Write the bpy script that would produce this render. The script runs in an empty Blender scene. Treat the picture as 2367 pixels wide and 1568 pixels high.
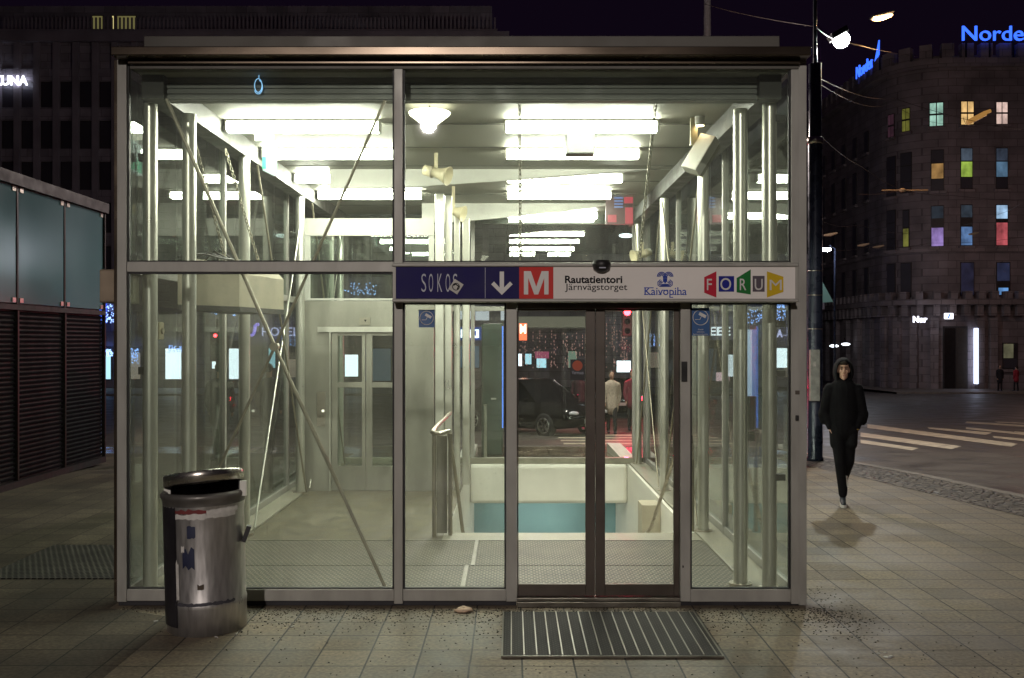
import bpy, bmesh, math, random
from mathutils import Vector, Matrix, Euler
random.seed(7)
R = math.radians
scene = bpy.context.scene
col = scene.collection

# ---------------------------------------------------------------- camera, sky, exposure
FD, U0, V0 = 2301.7, 1183.5, 788.0          # focal length and principal point in working pixels (2367 wide)
CAMZ = 1.95
cam_d = bpy.data.cameras.new("camera")
cam = bpy.data.objects.new("camera", cam_d)
col.objects.link(cam)
cam.location = (0, 0, CAMZ)
cam.rotation_euler = (R(90), 0, 0)
cam_d.sensor_width = 36.0
cam_d.lens = 36.0 * FD / 2367.0
cam_d.shift_y = 0.0017
cam_d.clip_end = 1500
scene.camera = cam

world = bpy.data.worlds.new("World")
scene.world = world
world.use_nodes = True
bg = world.node_tree.nodes["Background"]
bg.inputs[0].default_value = (0.50, 0.24, 0.74, 1)
bg.inputs[1].default_value = 0.0076

scene.view_settings.view_transform = 'Standard'
scene.view_settings.look = 'None'
scene.view_settings.exposure = 0.0
scene.view_settings.gamma = 1.0
scene.cycles.use_denoising = True
scene.cycles.max_bounces = 8
scene.cycles.diffuse_bounces = 4
scene.cycles.glossy_bounces = 4
scene.cycles.transmission_bounces = 4
scene.cycles.transparent_max_bounces = 28
scene.cycles.sample_clamp_indirect = 4.0
scene.cycles.caustics_reflective = False
scene.cycles.caustics_refractive = False

# ---------------------------------------------------------------- projection helpers
def P(u, v, Y):
    return Vector(((u - U0) / FD * Y, Y, CAMZ - (v - V0) / FD * Y))

def gh(y):                                   # ground falls away gently behind the entrance
    if y < 14.5: return 0.0
    if y < 34: return -0.036 * (y - 14.5)
    if y < 72: return -0.702 - 0.0237 * (y - 34)
    return -1.60

def G(u, v, dz=0.0):                         # point on the ground seen at (u, v)
    lo, hi = 1.0, 250.0
    for _ in range(60):
        m = (lo + hi) / 2
        if CAMZ - (v - V0) / FD * m > gh(m) + dz: lo = m
        else: hi = m
    return Vector(((u - U0) / FD * lo, lo, gh(lo) + dz))

# ---------------------------------------------------------------- object helpers
def prop(o, label=None, cat=None, group=None, kind=None):
    if label: o["label"] = label
    if cat: o["category"] = cat
    if group: o["group"] = group
    if kind: o["kind"] = kind
    return o

def thing(name, label, cat, loc=(0, 0, 0), rotz=0, group=None):
    o = bpy.data.objects.new(name, None)
    o.empty_display_size = 0.2
    o.location = loc
    o.rotation_euler = (0, 0, rotz)
    col.objects.link(o)
    return prop(o, label, cat, group)

class MB:
    def __init__(self):
        self.v, self.f, self.m, self.s = [], [], [], []
        self.mi = 0
    def add(self, vs, fs, smooth=False):
        b = len(self.v)
        self.v += [tuple(p) for p in vs]
        for f in fs:
            self.f.append([b + i for i in f]); self.m.append(self.mi); self.s.append(smooth)
        return self
    def box(self, x0, x1, y0, y1, z0, z1):
        if x0 > x1: x0, x1 = x1, x0
        if y0 > y1: y0, y1 = y1, y0
        if z0 > z1: z0, z1 = z1, z0
        vs = [(x0,y0,z0),(x1,y0,z0),(x1,y1,z0),(x0,y1,z0),(x0,y0,z1),(x1,y0,z1),(x1,y1,z1),(x0,y1,z1)]
        return self.add(vs, [(0,3,2,1),(4,5,6,7),(0,1,5,4),(1,2,6,5),(2,3,7,6),(3,0,4,7)])
    def obox(self, c, size, rot):            # oriented box
        M = rot if isinstance(rot, Matrix) else Euler(rot).to_matrix()
        sx, sy, sz = size[0]/2, size[1]/2, size[2]/2
        vs = [Vector(c) + M @ Vector((a*sx, b*sy, d*sz)) for d in (-1,1) for a, b in ((-1,-1),(1,-1),(1,1),(-1,1))]
        return self.add(vs, [(0,3,2,1),(4,5,6,7),(0,1,5,4),(1,2,6,5),(2,3,7,6),(3,0,4,7)])
    def rod(self, p0, p1, r, n=12, r1=None, cap=True):
        p0, p1 = Vector(p0), Vector(p1); r1 = r if r1 is None else r1
        d = (p1 - p0).normalized()
        a = d.orthogonal().normalized(); b = d.cross(a)
        vs = []
        for p, q in ((p0, r), (p1, r1)):
            vs += [p + (a*math.cos(2*math.pi*i/n) + b*math.sin(2*math.pi*i/n))*q for i in range(n)]
        self.add(vs, [(i, (i+1) % n, n+(i+1) % n, n+i) for i in range(n)], True)
        if cap:
            self.add(vs, [tuple(range(n-1, -1, -1)), tuple(range(n, 2*n))])
        return self
    def tube(self, pts, r, n=8, closed=False):
        pts = [Vector(p) for p in pts]
        rings, L = [], len(pts)
        prev = None
        for i, p in enumerate(pts):
            if closed: d = pts[(i+1) % L] - pts[i-1]
            else: d = pts[min(i+1, L-1)] - pts[max(i-1, 0)]
            d.normalize()
            if prev is None: a = d.orthogonal().normalized()
            else:
                a = prev - d * prev.dot(d)
                a = a.normalized() if a.length > 1e-6 else d.orthogonal().normalized()
            prev = a; b = d.cross(a)
            rr = r[i] if isinstance(r, (list, tuple)) else r
            rings.append([p + (a*math.cos(2*math.pi*k/n) + b*math.sin(2*math.pi*k/n))*rr for k in range(n)])
        vs = [q for ring in rings for q in ring]
        fs = []
        for i in range(L if closed else L-1):
            j = (i+1) % L
            fs += [(i*n+k, i*n+(k+1) % n, j*n+(k+1) % n, j*n+k) for k in range(n)]
        self.add(vs, fs, True)
        if not closed:
            self.add(vs, [tuple(range(n-1, -1, -1)), tuple(range((L-1)*n, L*n))])
        return self
    def lathe(self, prof, c=(0,0,0), n=32, M=None, smooth=True):   # prof: [(r, z)]
        vs = []
        for r, z in prof:
            for k in range(n):
                p = Vector((r*math.cos(2*math.pi*k/n), r*math.sin(2*math.pi*k/n), z))
                vs.append((M @ p if M else p) + Vector(c))
        fs = []
        for i in range(len(prof)-1):
            fs += [(i*n+k, i*n+(k+1) % n, (i+1)*n+(k+1) % n, (i+1)*n+k) for k in range(n)]
        return self.add(vs, fs, smooth)
    def disc(self, c, r, n=24, M=None):
        vs = []
        for k in range(n):
            p = Vector((r*math.cos(2*math.pi*k/n), r*math.sin(2*math.pi*k/n), 0))
            vs.append((M @ p if M else p) + Vector(c))
        return self.add(vs, [tuple(range(n))])
    def prism(self, poly, y0, y1):           # polygon in XZ extruded along Y
        n = len(poly)
        vs = [(x, y0, z) for x, z in poly] + [(x, y1, z) for x, z in poly]
        return self.add(vs, [tuple(range(n)), tuple(range(2*n-1, n-1, -1))] + [(i, n+i, n+(i+1) % n, (i+1) % n) for i in range(n)])
    def slab(self, poly, z0, z1):            # polygon in XY extruded along Z
        n = len(poly)
        vs = [(x, y, z0) for x, y in poly] + [(x, y, z1) for x, y in poly]
        return self.add(vs, [tuple(range(n-1, -1, -1)), tuple(range(n, 2*n))] + [(i, (i+1) % n, n+(i+1) % n, n+i) for i in range(n)])
    def build(self, name, mats, parent=None, local=False, bevel=0, fixn=False):
        me = bpy.data.meshes.new(name)
        off = Vector((0, 0, 0))
        if parent is not None and not local:
            q = parent
            while q is not None:
                off += q.location; q = q.parent
        me.from_pydata([tuple(Vector(p) - off) for p in self.v], [], self.f)
        if not isinstance(mats, (list, tuple)): mats = [mats]
        for m in mats: me.materials.append(m)
        me.polygons.foreach_set("material_index", self.m)
        me.polygons.foreach_set("use_smooth", self.s)
        me.update()
        if fixn:
            bm = bmesh.new(); bm.from_mesh(me)
            bmesh.ops.recalc_face_normals(bm, faces=bm.faces); bm.to_mesh(me); bm.free()
        o = bpy.data.objects.new(name, me)
        col.objects.link(o)
        if parent is not None: o.parent = parent
        if bevel:
            b = o.modifiers.new("bevel", 'BEVEL'); b.width = bevel; b.segments = 2; b.limit_method = 'ANGLE'
        return o

def copy_tree(o, parent=None):
    c = o.copy(); col.objects.link(c); c.parent = parent
    for ch in list(o.children): copy_tree(ch, c)
    return c

# lettering: flat glyph mesh stretched into the rectangle [a0,a1]x[b0,b1] of a plane
def lettering(body, rect, origin, ax, az, mat, parent, name="lettering", bold=0.0, depth=0.002, shear=0.0):
    cu = bpy.data.curves.new("t", 'FONT')
    cu.body = body; cu.offset = bold; cu.resolution_u = 4; cu.shear = shear
    ob = bpy.data.objects.new("t", cu); col.objects.link(ob)
    dg = bpy.context.evaluated_depsgraph_get()
    me0 = bpy.data.meshes.new_from_object(ob.evaluated_get(dg))
    bpy.data.objects.remove(ob)
    xs = [v.co.x for v in me0.vertices]; ys = [v.co.y for v in me0.vertices]
    x0, x1, y0, y1 = min(xs), max(xs), min(ys), max(ys)
    ax, az, origin = Vector(ax), Vector(az), Vector(origin)
    an = ax.cross(az).normalized()           # outward is -an when ax=+X, az=+Z -> -Y
    mb = MB()
    a0, a1, b0, b1 = rect
    vs = []
    for v in me0.vertices:
        a = a0 + (v.co.x - x0) / (x1 - x0) * (a1 - a0)
        b = b0 + (v.co.y - y0) / (y1 - y0) * (b1 - b0)
        vs.append(origin + ax*a + az*b)
    fs = [tuple(p.vertices) for p in me0.polygons]
    n = len(vs)
    # front sheet plus rim for a little thickness
    edges = {}
    for f in fs:
        for i in range(len(f)):
            e = (f[i], f[(i+1) % len(f)])
            edges[tuple(sorted(e))] = edges.get(tuple(sorted(e)), 0) + 1
    front = [p + an*depth for p in vs]
    rim = [(i, j, n+j, n+i) for (i, j), c in edges.items() if c == 1]
    mb.add(vs + front, [tuple(n+i for i in f) for f in fs] + rim)
    bpy.data.meshes.remove(me0)
    return mb.build(name, mat, parent)

# ---------------------------------------------------------------- materials
def new_mat(name):
    m = bpy.data.materials.new(name); m.use_nodes = True
    nt = m.node_tree
    return m, nt, nt.nodes, nt.links, nt.nodes["Principled BSDF"]

def coords(nt, scale=(1,1,1)):
    tc = nt.nodes.new("ShaderNodeTexCoord"); mp = nt.nodes.new("ShaderNodeMapping")
    mp.inputs["Scale"].default_value = scale
    nt.links.new(tc.outputs["Object"], mp.inputs["Vector"])
    return mp.outputs["Vector"]

def pm(name, c, rough=0.5, metal=0.0, var=0.18, scale=6.0, bump=0.0, rvar=0.12, stretch=(1,1,1), spec=0.5):
    m, nt, N, L, b = new_mat(name)
    vec = coords(nt, stretch)
    nz = N.new("ShaderNodeTexNoise"); nz.inputs["Scale"].default_value = scale; nz.inputs["Detail"].default_value = 6
    L.new(vec, nz.inputs["Vector"])
    mr = N.new("ShaderNodeMapRange"); mr.inputs[1].default_value = 0.3; mr.inputs[2].default_value = 0.7
    mr.inputs[3].default_value = 1 - var; mr.inputs[4].default_value = 1 + var
    L.new(nz.outputs["Fac"], mr.inputs[0])
    mx = N.new("ShaderNodeVectorMath"); mx.operation = 'SCALE'
    mx.inputs[0].default_value = c[:3]
    L.new(mr.outputs[0], mx.inputs["Scale"])
    L.new(mx.outputs[0], b.inputs["Base Color"])
    r2 = N.new("ShaderNodeMapRange"); r2.inputs[1].default_value = 0.3; r2.inputs[2].default_value = 0.7
    r2.inputs[3].default_value = max(0.03, rough - rvar); r2.inputs[4].default_value = min(1, rough + rvar)
    L.new(nz.outputs["Fac"], r2.inputs[0]); L.new(r2.outputs[0], b.inputs["Roughness"])
    b.inputs["Metallic"].default_value = metal
    b.inputs["Specular IOR Level"].default_value = spec
    if bump:
        bp = N.new("ShaderNodeBump"); bp.inputs["Strength"].default_value = bump; bp.inputs["Distance"].default_value = 0.01
        n2 = N.new("ShaderNodeTexNoise"); n2.inputs["Scale"].default_value = scale*6; n2.inputs["Detail"].default_value = 5
        L.new(vec, n2.inputs["Vector"]); L.new(n2.outputs["Fac"], bp.inputs["Height"]); L.new(bp.outputs[0], b.inputs["Normal"])
    return m

def em(name, c, s, base=None):
    m, nt, N, L, b = new_mat(name)
    bc = base or c
    b.inputs["Base Color"].default_value = (*bc[:3], 1)
    b.inputs["Emission Color"].default_value = (*c[:3], 1)
    b.inputs["Emission Strength"].default_value = s
    b.inputs["Roughness"].default_value = 0.4
    return m

def glass(name, tint=(0.93, 0.97, 0.94), dirt=0.05, dirtcol=(0.55, 0.5, 0.42), refl=1.0, streak=(1.2, 1.2, 0.25)):
    m, nt, N, L, b = new_mat(name)
    N.remove(b)
    out = N["Material Output"]
    tr = N.new("ShaderNodeBsdfTransparent"); tr.inputs[0].default_value = (*tint, 1)
    gl = N.new("ShaderNodeBsdfGlossy"); gl.inputs["Roughness"].default_value = 0.012
    df = N.new("ShaderNodeBsdfDiffuse"); df.inputs[0].default_value = (*dirtcol, 1)
    tl = N.new("ShaderNodeBsdfTranslucent"); tl.inputs[0].default_value = (*dirtcol, 1)
    lw = N.new("ShaderNodeLayerWeight"); lw.inputs[0].default_value = 0.5
    pw = N.new("ShaderNodeMath"); pw.operation = 'POWER'; pw.inputs[1].default_value = 5
    L.new(lw.outputs["Facing"], pw.inputs[0])
    ma = N.new("ShaderNodeMath"); ma.operation = 'MULTIPLY_ADD'; ma.inputs[1].default_value = 0.9*refl; ma.inputs[2].default_value = 0.045*refl
    L.new(pw.outputs[0], ma.inputs[0])
    ad = N.new("ShaderNodeMixShader"); ad.inputs[0].default_value = 0.5
    L.new(df.outputs[0], ad.inputs[1]); L.new(tl.outputs[0], ad.inputs[2])
    vec = coords(nt, streak)
    nz = N.new("ShaderNodeTexNoise"); nz.inputs["Scale"].default_value = 3.0; nz.inputs["Detail"].default_value = 8; nz.inputs["Roughness"].default_value = 0.65
    L.new(vec, nz.inputs["Vector"])
    mr = N.new("ShaderNodeMapRange"); mr.inputs[1].default_value = 0.3; mr.inputs[2].default_value = 0.75
    mr.inputs[3].default_value = dirt*0.45; mr.inputs[4].default_value = dirt*1.9
    L.new(nz.outputs["Fac"], mr.inputs[0])
    vec2 = coords(nt, (1,1,1))
    sp = N.new("ShaderNodeTexNoise"); sp.inputs["Scale"].default_value = 55; sp.inputs["Detail"].default_value = 3
    L.new(vec2, sp.inputs["Vector"])
    s2 = N.new("ShaderNodeMapRange"); s2.inputs[1].default_value = 0.66; s2.inputs[2].default_value = 0.74; s2.inputs[3].default_value = 0; s2.inputs[4].default_value = dirt*2.0
    L.new(sp.outputs["Fac"], s2.inputs[0])
    sm = N.new("ShaderNodeMath"); sm.operation = 'ADD'; L.new(mr.outputs[0], sm.inputs[0]); L.new(s2.outputs[0], sm.inputs[1])
    m1 = N.new("ShaderNodeMixShader"); L.new(sm.outputs[0], m1.inputs[0]); L.new(tr.outputs[0], m1.inputs[1]); L.new(ad.outputs[0], m1.inputs[2])
    m2 = N.new("ShaderNodeMixShader"); L.new(ma.outputs[0], m2.inputs[0]); L.new(m1.outputs[0], m2.inputs[1]); L.new(gl.outputs[0], m2.inputs[2])
    L.new(m2.outputs[0], out.inputs["Surface"])
    return m

def mat_paving(name="concrete paving slabs", r0=0.5, r1=0.8, k=1.0):
    m, nt, N, L, b = new_mat(name)
    vec = coords(nt)
    mp = vec.node; mp.inputs["Location"].default_value = (-0.069, 0.225, 0)
    br = N.new("ShaderNodeTexBrick"); br.offset = 0.0; br.squash = 1.0
    br.inputs["Scale"].default_value = 1.0
    br.inputs["Brick Width"].default_value = 0.315; br.inputs["Row Height"].default_value = 0.31
    br.inputs["Mortar Size"].default_value = 0.0065; br.inputs["Mortar Smooth"].default_value = 0.3; br.inputs["Bias"].default_value = 0
    br.inputs["Color1"].default_value = (0.26*k, 0.207*k, 0.142*k, 1); br.inputs["Color2"].default_value = (0.172*k, 0.136*k, 0.096*k, 1)
    br.inputs["Mortar"].default_value = (0.022, 0.018, 0.014, 1)
    wn = N.new("ShaderNodeTexNoise"); wn.inputs["Scale"].default_value = 2.2; wn.inputs["Detail"].default_value = 5; L.new(vec, wn.inputs["Vector"])
    wv = N.new("ShaderNodeVectorMath"); wv.operation = 'MULTIPLY_ADD'; wv.inputs[1].default_value = (.016, .016, 0); L.new(wn.outputs["Color"], wv.inputs[0]); L.new(vec, wv.inputs[2])
    L.new(wv.outputs[0], br.inputs["Vector"])
    v2 = coords(nt)
    n1 = N.new("ShaderNodeTexNoise"); n1.inputs["Scale"].default_value = 1.3; n1.inputs["Detail"].default_value = 9; n1.inputs["Roughness"].default_value = 0.7
    L.new(v2, n1.inputs["Vector"])
    mr = N.new("ShaderNodeMapRange"); mr.inputs[1].default_value = 0.32; mr.inputs[2].default_value = 0.68; mr.inputs[3].default_value = 0.46; mr.inputs[4].default_value = 1.2
    L.new(n1.outputs["Fac"], mr.inputs[0])
    n2 = N.new("ShaderNodeTexNoise"); n2.inputs["Scale"].default_value = 38; n2.inputs["Detail"].default_value = 6
    L.new(v2, n2.inputs["Vector"])
    m2 = N.new("ShaderNodeMapRange"); m2.inputs[1].default_value = 0.3; m2.inputs[2].default_value = 0.7; m2.inputs[3].default_value = 0.66; m2.inputs[4].default_value = 1.3
    L.new(n2.outputs["Fac"], m2.inputs[0])
    mm = N.new("ShaderNodeMath"); mm.operation = 'MULTIPLY'; L.new(mr.outputs[0], mm.inputs[0]); L.new(m2.outputs[0], mm.inputs[1])
    vm = N.new("ShaderNodeVectorMath"); vm.operation = 'SCALE'; L.new(br.outputs["Color"], vm.inputs[0]); L.new(mm.outputs[0], vm.inputs["Scale"])
    L.new(vm.outputs[0], b.inputs["Base Color"])
    r = N.new("ShaderNodeMapRange"); r.inputs[1].default_value = 0.35; r.inputs[2].default_value = 0.65; r.inputs[3].default_value = r0; r.inputs[4].default_value = r1
    L.new(n1.outputs["Fac"], r.inputs[0]); L.new(r.outputs[0], b.inputs["Roughness"])
    sb = N.new("ShaderNodeMath"); sb.operation = 'MULTIPLY_ADD'; sb.inputs[1].default_value = -1.0; L.new(br.outputs["Fac"], sb.inputs[0]); L.new(n2.outputs["Fac"], sb.inputs[2])
    bp = N.new("ShaderNodeBump"); bp.inputs["Strength"].default_value = 0.35; bp.inputs["Distance"].default_value = 0.006
    L.new(sb.outputs[0], bp.inputs["Height"]); L.new(bp.outputs[0], b.inputs["Normal"])
    return m

def mat_cobble():
    m, nt, N, L, b = new_mat("cobblestones")
    vec = coords(nt, (9, 12, 1))
    vo = N.new("ShaderNodeTexVoronoi"); vo.feature = 'DISTANCE_TO_EDGE'; vo.inputs["Scale"].default_value = 1.0
    L.new(vec, vo.inputs["Vector"])
    vc = N.new("ShaderNodeTexVoronoi"); vc.inputs["Scale"].default_value = 1.0; L.new(vec, vc.inputs["Vector"])
    mr = N.new("ShaderNodeMapRange"); mr.inputs[1].default_value = 0.02; mr.inputs[2].default_value = 0.16; L.new(vo.outputs["Distance"], mr.inputs[0])
    cr = N.new("ShaderNodeMixRGB"); cr.inputs[1].default_value = (0.03, 0.026, 0.022, 1); cr.inputs[2].default_value = (0.15, 0.125, 0.10, 1)
    L.new(mr.outputs[0], cr.inputs[0])
    hs = N.new("ShaderNodeHueSaturation"); hs.inputs["Saturation"].default_value = 0.9
    sp = N.new("ShaderNodeSeparateColor"); L.new(vc.outputs["Color"], sp.inputs[0])
    v2 = N.new("ShaderNodeMapRange"); v2.inputs[3].default_value = 0.55; v2.inputs[4].default_value = 1.35; L.new(sp.outputs[0], v2.inputs[0])
    L.new(v2.outputs[0], hs.inputs["Value"]); L.new(cr.outputs[0], hs.inputs["Color"]); L.new(hs.outputs[0], b.inputs["Base Color"])
    b.inputs["Roughness"].default_value = 0.55
    bp = N.new("ShaderNodeBump"); bp.inputs["Strength"].default_value = 1.0; bp.inputs["Distance"].default_value = 0.03
    L.new(mr.outputs[0], bp.inputs["Height"]); L.new(bp.outputs[0], b.inputs["Normal"])
    return m

def mat_mesh(name, c_hi, c_lo, sx, sy, metal=0.0, rough=0.6):
    m, nt, N, L, b = new_mat(name)
    vec = coords(nt)
    br = N.new("ShaderNodeTexBrick"); br.offset = 0.5; br.inputs["Scale"].default_value = 1.0
    br.inputs["Brick Width"].default_value = sx; br.inputs["Row Height"].default_value = sy
    br.inputs["Mortar Size"].default_value = min(sx, sy) * 0.17; br.inputs["Mortar Smooth"].default_value = 0.2; br.inputs["Bias"].default_value = 0
    br.inputs["Color1"].default_value = (*c_lo, 1); br.inputs["Color2"].default_value = (*[x*0.8 for x in c_lo], 1); br.inputs["Mortar"].default_value = (*c_hi, 1)
    L.new(vec, br.inputs["Vector"])
    nz = N.new("ShaderNodeTexNoise"); nz.inputs["Scale"].default_value = 3; nz.inputs["Detail"].default_value = 6; L.new(coords(nt), nz.inputs["Vector"])
    mr = N.new("ShaderNodeMapRange"); mr.inputs[1].default_value = .3; mr.inputs[2].default_value = .7; mr.inputs[3].default_value = 0.7; mr.inputs[4].default_value = 1.2
    L.new(nz.outputs["Fac"], mr.inputs[0])
    vm = N.new("ShaderNodeVectorMath"); vm.operation = 'SCALE'; L.new(br.outputs["Color"], vm.inputs[0]); L.new(mr.outputs[0], vm.inputs["Scale"])
    L.new(vm.outputs[0], b.inputs["Base Color"])
    b.inputs["Metallic"].default_value = metal; b.inputs["Roughness"].default_value = rough
    bp = N.new("ShaderNodeBump"); bp.inputs["Strength"].default_value = 0.8; bp.inputs["Distance"].default_value = 0.01
    L.new(br.outputs["Fac"], bp.inputs["Height"]); L.new(bp.outputs[0], b.inputs["Normal"])
    return m

def mat_stone(name, c, w=0.9, h=0.45):
    m, nt, N, L, b = new_mat(name)
    vec = coords(nt)
    sp = N.new("ShaderNodeSeparateXYZ"); L.new(vec, sp.inputs[0])
    ad = N.new("ShaderNodeMath"); L.new(sp.outputs[0], ad.inputs[0]); L.new(sp.outputs[1], ad.inputs[1])
    cb = N.new("ShaderNodeCombineXYZ"); L.new(ad.outputs[0], cb.inputs[0]); L.new(sp.outputs[2], cb.inputs[1])
    br = N.new("ShaderNodeTexBrick"); br.inputs["Scale"].default_value = 1
    br.inputs["Brick Width"].default_value = w; br.inputs["Row Height"].default_value = h; br.inputs["Mortar Size"].default_value = 0.02
    br.inputs["Color1"].default_value = (*c, 1); br.inputs["Color2"].default_value = (*[x*0.75 for x in c], 1); br.inputs["Mortar"].default_value = (*[x*0.5 for x in c], 1)
    L.new(cb.outputs[0], br.inputs["Vector"])
    nz = N.new("ShaderNodeTexNoise"); nz.inputs["Scale"].default_value = 0.6; nz.inputs["Detail"].default_value = 8; L.new(coords(nt), nz.inputs["Vector"])
    mr = N.new("ShaderNodeMapRange"); mr.inputs[1].default_value = .3; mr.inputs[2].default_value = .7; mr.inputs[3].default_value = 0.7; mr.inputs[4].default_value = 1.25
    L.new(nz.outputs["Fac"], mr.inputs[0])
    vm = N.new("ShaderNodeVectorMath"); vm.operation = 'SCALE'; L.new(br.outputs["Color"], vm.inputs[0]); L.new(mr.outputs[0], vm.inputs["Scale"])
    L.new(vm.outputs[0], b.inputs["Base Color"]); b.inputs["Roughness"].default_value = 0.8
    bp = N.new("ShaderNodeBump"); bp.inputs["Strength"].default_value = 0.5; bp.inputs["Distance"].default_value = 0.03
    L.new(br.outputs["Fac"], bp.inputs["Height"]); bp.invert = True; L.new(bp.outputs[0], b.inputs["Normal"])
    return m

M = {}
M['paving'] = mat_paving()
M['wetpave'] = mat_paving("wet paving slabs", 0.10, 0.30)
M['cobble'] = mat_cobble()
M['asphalt'] = pm("wet asphalt", (0.070, 0.060, 0.052), 0.5, var=0.35, scale=1.2, bump=0.5, rvar=0.16)
M['oldasphalt'] = mat_paving("worn dark paving", 0.8, 0.95, 0.42)
M['kerb'] = pm("granite kerb", (0.20, 0.175, 0.15), 0.6, var=0.25, scale=5, bump=0.2)
M['stripe'] = pm("worn road paint", (0.50, 0.445, 0.34), 0.55, var=0.35, scale=5, rvar=0.1)
M['sill'] = pm("worn door sill", (0.16, 0.145, 0.12), 0.4, 0.7, var=0.3, scale=8)
M['steel'] = pm("brushed steel", (0.55, 0.50, 0.43), 0.34, 1.0, var=0.12, scale=5, rvar=0.08, stretch=(1, 1, 6))
M['frame'] = pm("anodised frame", (0.345, 0.335, 0.305), 0.5, 0.2, var=0.14, scale=4, rvar=0.10, stretch=(2, 2, .6))
M['bronze'] = pm("bronze door frame", (0.085, 0.068, 0.055), 0.45, 0.3, var=0.15, scale=5)
M['fascia'] = pm("fascia metal", (0.13, 0.10, 0.075), 0.24, 0.8, var=0.12, scale=3, rvar=0.08, stretch=(.3, 1, 1))
M['fascia2'] = pm("roof edge sheet", (0.10, 0.092, 0.08), 0.6, 0.3, var=0.15, scale=3)
M['gasket'] = pm("black rubber", (0.012, 0.012, 0.013), 0.6, var=0.1)
M['column'] = pm("satin steel column", (0.66, 0.655, 0.585), 0.32, 0.75, var=0.08, scale=3, rvar=0.05)
M['brace'] = pm("brace steel", (0.33, 0.30, 0.23), 0.4, 0.7, var=0.1)
M['beam'] = pm("dark painted beam", (0.038, 0.038, 0.034), 0.55, 0.1, var=0.15)
M['frontbeam'] = pm("ribbed front beam", (0.15, 0.16, 0.145), 0.5, 0.1, var=0.15)
M['ceil'] = pm("ceiling panels", (0.30, 0.295, 0.25), 0.6, 0.1, var=0.10, scale=2)
M['baffle'] = pm("white baffle", (0.46, 0.46, 0.42), 0.6, var=0.05)
M['floor'] = pm("interior floor", (0.088, 0.077, 0.047), 0.55, var=0.45, scale=6, bump=0.15)
M['plinth'] = pm("pale stone plinth", (0.27, 0.255, 0.20), 0.5, var=0.18, scale=6, bump=0.1)
M['white'] = pm("white plaster", (0.78, 0.76, 0.68), 0.6, var=0.05, scale=3)
M['teal_wall'] = pm("turquoise tile wall", (0.24, 0.42, 0.44), 0.4, var=0.06, scale=2)
M['mat_in'] = mat_mesh("rubber grid matting", (0.145, 0.128, 0.085), (0.008, 0.007, 0.005), 0.046, 0.046)
M['mat_out'] = mat_mesh("entrance scraper mat", (0.030, 0.025, 0.024), (0.007, 0.006, 0.006), 0.034, 0.022, 0, .85)
M['grate'] = mat_mesh("floor grate", (0.13, 0.12, 0.10), (0.012, 0.012, 0.012), 0.05, 0.05, 0.3)
M['alu'] = pm("aluminium strip", (0.25, 0.235, 0.205), 0.4, 0.5, var=0.08)
M['glass_up'] = glass("upper window glass", (0.95, 0.98, 0.95), 0.036, (0.6, 0.62, 0.55))
M['glass_low'] = glass("dusty window glass", (0.91, 0.945, 0.92), 0.052, (0.54, 0.52, 0.44))
M['glass_door'] = glass("door glass", (0.96, 0.98, 0.96), 0.008, (0.6, 0.58, 0.5))
M['glass_side'] = glass("side wall glass", (0.90, 0.95, 0.92), 0.018, (0.5, 0.5, 0.42))
M['glass_back'] = glass("back wall glass", (0.94, 0.97, 0.95), 0.010, (0.5, 0.5, 0.42))
M['tube'] = em("fluorescent diffuser", (1.0, 0.99, 0.84), 76.0)
M['housing'] = pm("white enamel", (0.75, 0.74, 0.68), 0.4, var=0.05)
M['signwhite'] = pm("sign white face", (0.80, 0.755, 0.72), 0.6, var=0.05, scale=3, spec=.25)
M['signblue'] = pm("sign blue face", (0.026, 0.022, 0.10), 0.65, var=0.08, spec=.12)
M['signgrey'] = pm("pale grey lettering", (0.36, 0.37, 0.45), 0.4, var=0.05)
M['signlight'] = pm("off white lettering", (0.62, 0.60, 0.58), 0.4, var=0.05)
M['signred'] = pm("sign red", (0.60, 0.055, 0.05), 0.65, var=0.06, spec=.12)
M['signblack'] = pm("black lettering", (0.012, 0.012, 0.014), 0.8, spec=.1)
M['royal'] = pm("royal blue lettering", (0.03, 0.07, 0.40), 0.65, var=0.05, spec=.12)
M['fred'] = pm("tile red", (0.50, 0.025, 0.05), 0.65, var=0.05, spec=.12)
M['fblue'] = pm("tile blue", (0.02, 0.025, 0.25), 0.65, var=0.05, spec=.12)
M['fgreen'] = pm("tile green", (0.02, 0.17, 0.04), 0.65, var=0.05, spec=.12)
M['fgrey'] = pm("tile grey", (0.11, 0.09, 0.11), 0.65, var=0.05, spec=.12)
M['fyellow'] = pm("tile yellow", (0.62, 0.42, 0.02), 0.65, var=0.05, spec=.12)
M['stickblue'] = pm("sticker blue", (0.02, 0.09, 0.26), 0.45, var=0.05)
M['black'] = pm("black plastic", (0.015, 0.014, 0.014), 0.4, var=0.1)
M['cream'] = pm("cream plastic", (0.60, 0.54, 0.36), 0.45, var=0.06)
M['concrete'] = pm("beige board", (0.44, 0.40, 0.30), 0.7, var=0.10, scale=5)
M['chain'] = pm("chain steel", (0.28, 0.26, 0.2), 0.45, 0.8)
M['binsteel'] = pm("scuffed bin steel", (0.52, 0.50, 0.49), 0.33, 0.78, var=0.16, scale=16, rvar=0.06, bump=.02, stretch=(2.4, 2.4, .4))
M['bindark'] = pm("bin dark paint and shade", (0.02, 0.018, 0.022), 0.5, var=0.3)
M['paper'] = pm("torn paper", (0.55, 0.53, 0.5), 0.8, var=0.2, scale=20)
M['dirt'] = pm("wet dirt crumbs", (0.032, 0.027, 0.02), 0.8, var=0.4)
M['skin'] = pm("skin", (0.52, 0.31, 0.22), 0.5, var=0.06, scale=20)
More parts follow.
